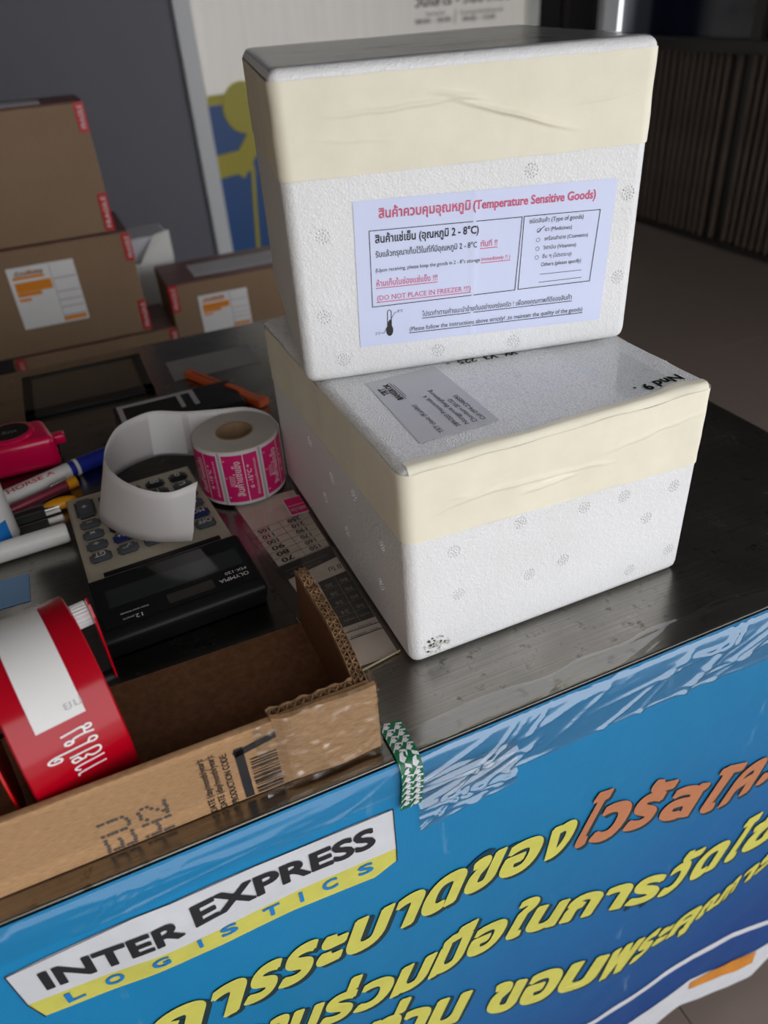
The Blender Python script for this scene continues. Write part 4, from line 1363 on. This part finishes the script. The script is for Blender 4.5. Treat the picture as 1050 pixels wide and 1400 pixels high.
# text on the roll reads upwards; a label covers about 47 degrees with a gap of 7 degrees
step = math.radians(54)
a_mid = math.radians(-100)
for k in range(-2, 3):
    a0 = a_mid + k * step
    fn = lambda s, z, d=0.0: rp(a0 + s / RR, z, d)
    w2 = 0.0200
    vs, fs = grid(10, 1, lambda u, v: fn(-w2 + 2 * w2 * u, 0.0045 + 0.0610 * v))
    pl = obj('pink_label', vs, fs, MAT['pink'], rl, True)
    fa = lambda s, z: fn(s, z, 0.0004)
    ik = Ink()
    ik.line([(0.0035, 0.0045), (0.0035, 0.0655)], 0.0008, fa)
    ik.text('สินค้าแช่แข็ง', fa, -0.0005, 0.012, 0.0080, 0.046, ang=PI / 2, bold=0.003)
    ik.text('≤ -15°C *', fa, 0.0110, 0.020, 0.0050, 0.032, ang=PI / 2, bold=0.006)
    ik.text('เก็บในช่องแช่แข็งตลอดเวลา', fa, 0.0168, 0.010, 0.0026, 0.048, ang=PI / 2)
    for z in (0.010, 0.036, 0.058):
        ik.text('*', fa, -0.0150, z, 0.004, ang=PI / 2)
    for j in range(5):
        ik.line([(-0.0142 + 0.0013 * j, 0.026), (-0.0142 + 0.0013 * j, 0.040)], 0.0003, fa)
    ik.done('lettering', MAT['white'], pl)
    vs, fs = grid(3, 1, lambda u, v: fn(w2 + 0.0018 + 0.0030 * u, 0.0010 + 0.0680 * v))
    obj('label_gap', vs, fs, MAT['gap'], rl, True)
# the tail: world coordinates of its top and bottom edges
TOP = [(-0.0015, 0.352, 0.0745), (-0.006, 0.385, 0.0755), (-0.026, 0.410, 0.0770), (-0.058, 0.4180, 0.0790), (-0.095, 0.4300, 0.0805), (-0.128, 0.4430, 0.0840), (-0.155, 0.4330, 0.0860), (-0.174, 0.4120, 0.0890), (-0.188, 0.3800, 0.0900),
       (-0.1950, 0.3520, 0.0900), (-0.1955, 0.3350, 0.0900), (-0.1925, 0.3120, 0.0905), (-0.1820, 0.2820, 0.0905), (-0.1650, 0.2560, 0.0900), (-0.1430, 0.2420, 0.0890), (-0.1160, 0.2470, 0.0900)]
BTM = [(-0.0015, 0.352, 0.0045), (-0.006, 0.385, 0.0055), (-0.026, 0.411, 0.0085), (-0.060, 0.4200, 0.0148), (-0.098, 0.4330, 0.0188), (-0.132, 0.4480, 0.0213), (-0.163, 0.4420, 0.0223), (-0.190, 0.4250, 0.0228), (-0.208, 0.3950, 0.0233),
       (-0.2170, 0.3580, 0.0238), (-0.2190, 0.3360, 0.0243), (-0.2125, 0.3140, 0.0253), (-0.1982, 0.2840, 0.0273), (-0.1785, 0.2605, 0.0293), (-0.1580, 0.2445, 0.0308), (-0.1365, 0.2335, 0.0318)]
base_v = Vector((-0.0515, 0.3625, 0.0040))
ct, cb = cat(TOP), cat(BTM)
vs, fs = [], []
MZ = 6
for i, (a, b) in enumerate(zip(ct, cb)):
    for j in range(MZ + 1):
        p = b.lerp(a, j / MZ) - base_v
        if i >= len(ct) - 2:
            p += Vector((-1, 0.2, 0)).normalized() * (-0.0022 * noise.noise(Vector((j * 1.7, 2, 0))) * (1 if i == len(ct) - 1 else 0.3))
        vs.append(p)
for i in range(len(ct) - 1):
    for j in range(MZ):
        fs.append((i * (MZ + 1) + j, (i + 1) * (MZ + 1) + j, (i + 1) * (MZ + 1) + j + 1, i * (MZ + 1) + j + 1))
tail = obj('tail', vs, fs, MAT['backing'], rl, True)
sm = tail.modifiers.new('thick', 'SOLIDIFY'); sm.thickness = 0.0003; sm.offset = 0
# blank labels still on the inner face of the tail
def on_tail(i, t, d):
    i = max(0, min(len(ct) - 2, i))
    p = cb[i].lerp(ct[i], t) - base_v
    tg = (ct[i + 1] - ct[i]).normalized()
    nrm = Vector((tg.y, -tg.x, 0)) * -1
    return p + nrm * d
for i0, i1 in ((16, 28), (30, 39), (41, 53)):
    vs, fs = grid(i1 - i0, 2, lambda u, v: on_tail(int(round(i0 + (i1 - i0) * u)), 0.05 + 0.9 * v, 0.0006))
    lab(obj('blank_label', vs, fs, MAT['white'], rl, True), 'white blank label on the tail')

# ==================================================================== SMALL THINGS, LEFT
tm = thing('tape_measure', 'hot pink tape measure with a black disc on its top, behind the pens', 'tape measure', (-0.2900, 0.5580, 0.0004))
bm = bmesh.new()
bx(bm, -0.042, 0.040, -0.033, 0.033, 0, 0.044, 0.009, 4)
for v in bm.verts:
    if v.co.x > 0.01 and v.co.y > 0.0:
        v.co.x -= 0.012 * (v.co.y / 0.033)
wnorm(bmo('case', bm, MAT['hot'], tm, True))
o = latheo('case_ridge', [(0.029, 0.0430), (0.0285, 0.0465), (0.026, 0.0475), (0.0, 0.0475)], MAT['hot'], tm, n=40)
o.location = (-0.010, 0.002, 0)
o = latheo('disc', [(0.0235, 0.0470), (0.0230, 0.0482), (0.0, 0.0482)], MAT['dblack'], tm, n=36)
o.location = (-0.010, 0.002, 0)
ik = Ink()
ik.text('5m', lambda a, b: Vector((a - 0.010, b, 0.0485)), -0.010, -0.004, 0.008, 0.018, bold=0.02)
ik.done('lettering', MAT['dimlegend'], tm)
bm = bmesh.new(); bx(bm, 0.032, 0.052, -0.018, -0.002, 0.024, 0.036, 0.002, 2)
bmo('lock_button', bm, MAT['hot'], tm, True, 0.9)
boxo('end_hook', (0.0385, 0.0405, -0.012, 0.004, 0.006, 0.022), MAT['dblack'], tm, 0.0004, 1)

mk = thing('marker_pen', 'blue and white marker pen with a blue cap, before the pink tape measure', 'pen', (0, 0, 0))
p0, p1, p2, p3 = Vector((-0.345, 0.450, 0.0105)), Vector((-0.243, 0.491, 0.0105)), Vector((-0.236, 0.4935, 0.0105)), Vector((-0.175, 0.514, 0.0105))
tubeo('barrel', p0, p1, 0.0098, MAT['whitepl'], mk)
tubeo('grip', p1, p2, 0.0098, MAT['blue'], mk)
tubeo('ring', p2, p2 + (p3 - p2).normalized() * 0.004, 0.0108, MAT['whitepl'], mk)
tubeo('cap', p2 + (p3 - p2).normalized() * 0.004, p3, 0.0106, MAT['blue'], mk, 0.0094)
dv = (p1 - p0).normalized()
sv = Vector((-dv.y, dv.x, 0))
def mkf(a, b):
    return p0 + dv * a + Vector((0, 0, 1)) * (0.0101 * math.cos(b / 0.0101)) + sv * (0.0101 * math.sin(b / 0.0101))
ik = Ink(); ik.text('HORSE A', mkf, 0.030, -0.0075, 0.0055, 0.060, bold=0.02); ik.done('lettering', MAT['redtape'], mk)
ik = Ink(); ik.poly([(0.006, -0.009), (0.028, -0.005), (0.006, 0.0)], mkf); ik.poly([(0.0, -0.012), (0.006, -0.012), (0.006, 0.004), (0.0, 0.004)], mkf); ik.done('print', MAT['blue'], mk)

pen2 = thing('pen', 'dark pink pen with a metal clip and yellow end, beside the marker pen', 'pen', (0, 0, 0))
a, b = Vector((-0.335, 0.4275, 0.0070)), Vector((-0.249, 0.4610, 0.0070))
d = (b - a).normalized()
tubeo('barrel', a, b, 0.0058, MAT['darkred'], pen2)
tubeo('yellow_end', b, b + d * 0.012, 0.0068, MAT['yellow'], pen2)
bm = bmesh.new(); tube_between(bm, b - d * 0.020 + Vector((0, 0, 0.0075)), b + d * 0.002 + Vector((0, 0, 0.0085)), 0.0018)
bmo('clip', bm, MAT['metal'], pen2, True, 0.8)

ukn = thing('utility_knife', 'grey metal utility knife with a yellow slider tip, beside the white tube', 'knife', (-0.290, 0.4170, 0.0004), 0.10)
boxo('handle', (-0.045, 0.030, -0.009, 0.009, 0, 0.010), MAT['metal'], ukn, 0.002)
boxo('grip', (-0.030, 0.012, -0.0095, 0.002, 0.0015, 0.0112), MAT['keyblack'], ukn, 0.001)
bm = bmesh.new()
bmesh.ops.create_uvsphere(bm, u_segments=20, v_segments=12, radius=1.0, matrix=Matrix.Translation((0.030, 0, 0.0072)) @ Matrix.Diagonal((0.020, 0.0088, 0.0070, 1)))
bmo('slider_tip', bm, MAT['yellow'], ukn, True)

wt_ = thing('white_tube', 'white plastic tube lying beside the calculator', 'tube', (0, 0, 0))
tubeo('tube_wall', (-0.42, 0.3370, 0.0118), (-0.2570, 0.3470, 0.0118), 0.0112, MAT['whitepl'], wt_, n=32)
tubeo('end_plug', (-0.2570, 0.3470, 0.0118), (-0.2555, 0.3471, 0.0118), 0.0100, MAT['paper'], wt_, n=32)

bt = thing('bottle', 'white plastic bottle with a blue label behind the white tube', 'bottle', (-0.3380, 0.3880, 0.0004))
latheo('body', [(0.0, 0.0), (0.028, 0.0), (0.031, 0.003), (0.031, 0.105), (0.024, 0.122), (0.012, 0.128), (0.0, 0.128)], MAT['whitepl'], bt, n=40)
vs, fs = grid(24, 1, lambda u, v: (0.0313 * math.cos(-2.4 + 1.75 * u), 0.0313 * math.sin(-2.4 + 1.75 * u), 0.004 + 0.030 * v))
obj('blue_label', vs, fs, MAT['bluelabel'], bt, True)
latheo('cap', [(0.0125, 0.128), (0.0125, 0.150), (0.0, 0.150)], MAT['bluelabel'], bt, n=28)

bs = boxo('blue_leaflet', (-0.36, -0.302, 0.258, 0.306, 0.0003, 0.0010), simple('pale blue leaflet', lin((96, 138, 180)), 0.4))
tag(bs, 'pale blue leaflet lying on the counter behind the red dispenser', 'paper')

kn2 = thing('box_cutter', 'orange translucent box cutter lying on the dark back part of the counter', 'knife', (0, 0, 0.0004))
a, b = Vector((-0.047, 0.7200, 0.008)), Vector((0.028, 0.5560, 0.008))
d = (b - a).normalized(); s = Vector((-d.y, d.x, 0))
def slab(name, t0, t1, w0, w1, z0, z1, mat, bev=0.0015):
    bm = bmesh.new()
    P = []
    for z in (z0, z1):
        P += [bm.verts.new(a + d * t0 + s * w0 + Vector((0, 0, z))), bm.verts.new(a + d * t1 + s * w1 + Vector((0, 0, z))), bm.verts.new(a + d * t1 - s * w1 + Vector((0, 0, z))), bm.verts.new(a + d * t0 - s * w0 + Vector((0, 0, z)))]
    bm.faces.new(P[0:4][::-1]); bm.faces.new(P[4:8])
    for i in range(4):
        j = (i + 1) % 4
        bm.faces.new((P[i], P[j], P[4 + j], P[4 + i]))
    bmesh.ops.recalc_face_normals(bm, faces=bm.faces)
    bmesh.ops.bevel(bm, geom=list(bm.edges), offset=bev, segments=2, affect='EDGES')
    return bmo(name, bm, mat, kn2, True, 0.8)
LK = (b - a).length
slab('handle', 0, LK, 0.0075, 0.0090, -0.008, 0.002, MAT['copper'])
slab('slider', 0.10, 0.135, 0.005, 0.005, 0.002, 0.006, MAT['copper'], 0.001)
slab('end_cap', LK - 0.012, LK + 0.004, 0.010, 0.010, -0.0075, 0.004, MAT['copper'])
slab('groove', 0.012, 0.095, 0.0012, 0.0012, 0.0019, 0.0024, MAT['darkred'], 0.0001)

# dark panel with a black frame on the back of the counter
fp = thing('framed_panel', 'dark glossy panel with a black frame lying on the back of the counter', 'panel', (0, 0, 0.0004))
boxo('panel', (-0.284, -0.112, 0.700, 0.838, 0, 0.004), MAT['darkpaper'], fp)
for b_ in ((-0.290, -0.275, 0.690, 0.845), (-0.118, -0.103, 0.690, 0.845), (-0.290, -0.103, 0.690, 0.712), (-0.290, -0.103, 0.838, 0.846)):
    boxo('frame_bar', (*b_, 0.0, 0.006), MAT['dblack'], fp, 0.001)
gp = boxo('grey_sheet', (-0.070, 0.070, 0.712, 0.792, 0.0004, 0.0010), simple('grey sheet', lin((132, 130, 128)), 0.4, var=0.1, vscale=20))
tag(gp, 'grey paper sheet on the back of the counter beside the orange cutter', 'paper')
cr = thing('card_reader', 'flat black device with a grey bezel behind the label roll tail', 'device', (-0.085, 0.608, 0.0004), 0.03)
boxo('case', (-0.085, 0.090, -0.050, 0.038, 0, 0.012), MAT['dblack'], cr, 0.004)
for b_ in ((-0.080, 0.030, 0.024, 0.031), (-0.080, -0.073, -0.02, 0.024), (0.023, 0.030, -0.02, 0.024), (0.004, 0.010, -0.02, 0.024)):
    lab(boxo('bezel', (*b_, 0.0118, 0.0128), MAT['gap'], cr), 'grey bezel bar')

# ==================================================================== PARCELS
YP = 1.45
tb = thing('packing_table', 'low dark table behind the counter carrying the brown parcels', 'table', (0, 0, 0))
boxo('table_top', (-0.90, 0.55, 1.40, 2.0, -0.455, -0.42), MAT['dblack'], tb)
for x in (-0.88, 0.49):
    for y in (1.43, 1.94):
        boxo('leg', (x, x + 0.04, y, y + 0.04, FZ, -0.455), MAT['dblack'], tb)

def parcel(label, x0, x1, y0, y1, z0, z1, labelbox=None, reds=(), patch=None):
    t = thing('parcel', label, 'box', ((x0 + x1) / 2, y0, z0), 0, 'brown parcels stacked behind the counter')
    cx = (x0 + x1) / 2
    W, D, H = (x1 - x0) / 2, y1 - y0, z1 - z0
    boxo('carton', (-W, W, 0, D, 0, H - 0.003), MAT['parcel'], t, 0.003, 2)
    # two top flaps with a slit, covered with brown tape
    boxo('flap', (-W + 0.001, W - 0.001, 0.001, D / 2 - 0.001, H - 0.003, H), MAT['browntape'], t, 0.0008, 1)
    boxo('flap', (-W + 0.001, W - 0.001, D / 2 + 0.001, D - 0.001, H - 0.003, H), MAT['browntape'], t, 0.0008, 1)
    if patch:
        a, b = patch[0] - cx, patch[1] - cx
        boxo('paper_strip', (a, b, D * 0.18, D * 0.72, H, H + 0.0012), MAT['papergrey'], t)
    for (rx, za, zb) in reds:
        xx = rx - cx
        w = 0.020 if abs(xx) < W - 0.021 else 0.020
        xr = min(W + 0.0012, xx + 0.010); xl = max(-W - 0.0012, xx - 0.010)
        r = boxo('red_tape', (xl, xr, -0.0016, 0.03, za - z0, zb - z0), MAT['redtape'], t)
        ik = Ink()
        ik.text('FRAGILE', lambda a, b: Vector((a, -0.0021, b)), xl + 0.015, za - z0 + 0.006, 0.0095, (zb - za) - 0.012, ang=PI / 2, bold=0.02)
        ik.done('lettering', MAT['white'], r)
    if labelbox:
        a, b, c, d = labelbox
        L = poly('shipping_label', [(a - cx, -0.0008, c - z0), (b - cx, -0.0008, c - z0), (b - cx, -0.0008, d - z0), (a - cx, -0.0008, d - z0)], MAT['paper'], t)
        w, h = b - a, d - c
        fn = lambda u, v: Vector((a - cx + u * w, -0.0013, c - z0 + v * h))
        ik = Ink()
        ik.poly([(0.06, 0.60), (0.60, 0.60), (0.60, 0.76), (0.06, 0.76)], fn)
        ik.poly([(0.06, 0.805), (0.52, 0.805), (0.52, 0.85), (0.06, 0.85)], fn)
        for b4 in ((0.62, 0.97, 0.03, 0.10), (0.06, 0.24, 0.455, 0.50), (0.06, 0.42, 0.53, 0.595)):
            ib = Ink()
            ib.poly([(b4[0], b4[2]), (b4[1], b4[2]), (b4[1], b4[3]), (b4[0], b4[3])], fn)
            ib.done('label_bar', MAT['orangeprint'], L)
        V, F, W_ = glyphs('ด่วนพิเศษ', 0.03)
        i0 = len(ik.v)
        ik.v += [fn(0.10 + 0.42 * x / W_, 0.865 + 0.10 * y) for x, y in V]
        ik.f += [tuple(i0 + i for i in f) for f in F]
        ik.done('label_print', MAT['orangeprint'], L)
        ik = Ink()
        ik.line([(0.63, 0.03), (0.63, 0.97)], 0.012, fn)
        for v in (0.74, 0.52, 0.38, 0.26, 0.12):
            ik.line([(0.64, v), (0.97, v)], 0.02, fn)
        ik.done('label_lines', MAT['gap'], L)
    return t
parcel('topmost brown parcel of the stack of three, standing before the grey panel', -0.50, -0.048, YP, YP + 0.17, 0.068, 0.330, None, ((-0.058, 0.272, 0.328), (-0.058, 0.072, 0.150)), (-0.5, -0.13))
parcel('middle brown parcel of the stack of three, with an orange and white shipping label', -0.49, -0.0225, YP, YP + 0.22, -0.172, 0.066, (-0.298, -0.155, -0.112, 0.026), ((-0.030, 0.000, 0.060), (-0.030, -0.165, -0.095)), (-0.4, -0.08))
parcel('lowest brown parcel of the stack of three, mostly hidden by the counter', -0.348, 0.0335, YP, YP + 0.20, -0.42, -0.174, None, ((-0.332, -0.225, -0.178), (0.027, -0.24, -0.180)))
parcel('lone brown parcel beside the stack of three, next to the upper foam box', 0.0355, 0.40, YP, YP + 0.19, -0.42, -0.074, (0.102, 0.226, -0.205, -0.112), ((0.046, -0.140, -0.076),), (0.11, 0.38))
wb = thing('foam_carton', 'small grey white carton with an open flap behind the brown parcels', 'box', (0.02, 1.715, -0.42))
boxo('body', (-0.12, 0.080, 0, 0.16, 0, 0.335), MAT['whitepl'], wb, 0.004)
poly('flap', [(-0.01, -0.001, 0.335), (0.082, -0.001, 0.335), (0.086, 0.03, 0.405), (0.045, 0.03, 0.398)], MAT['whitepl'], wb)
boxo('lid', (-0.12, 0.083, 0.03, 0.162, 0.335, 0.396), MAT['papergrey'], wb, 0.006)
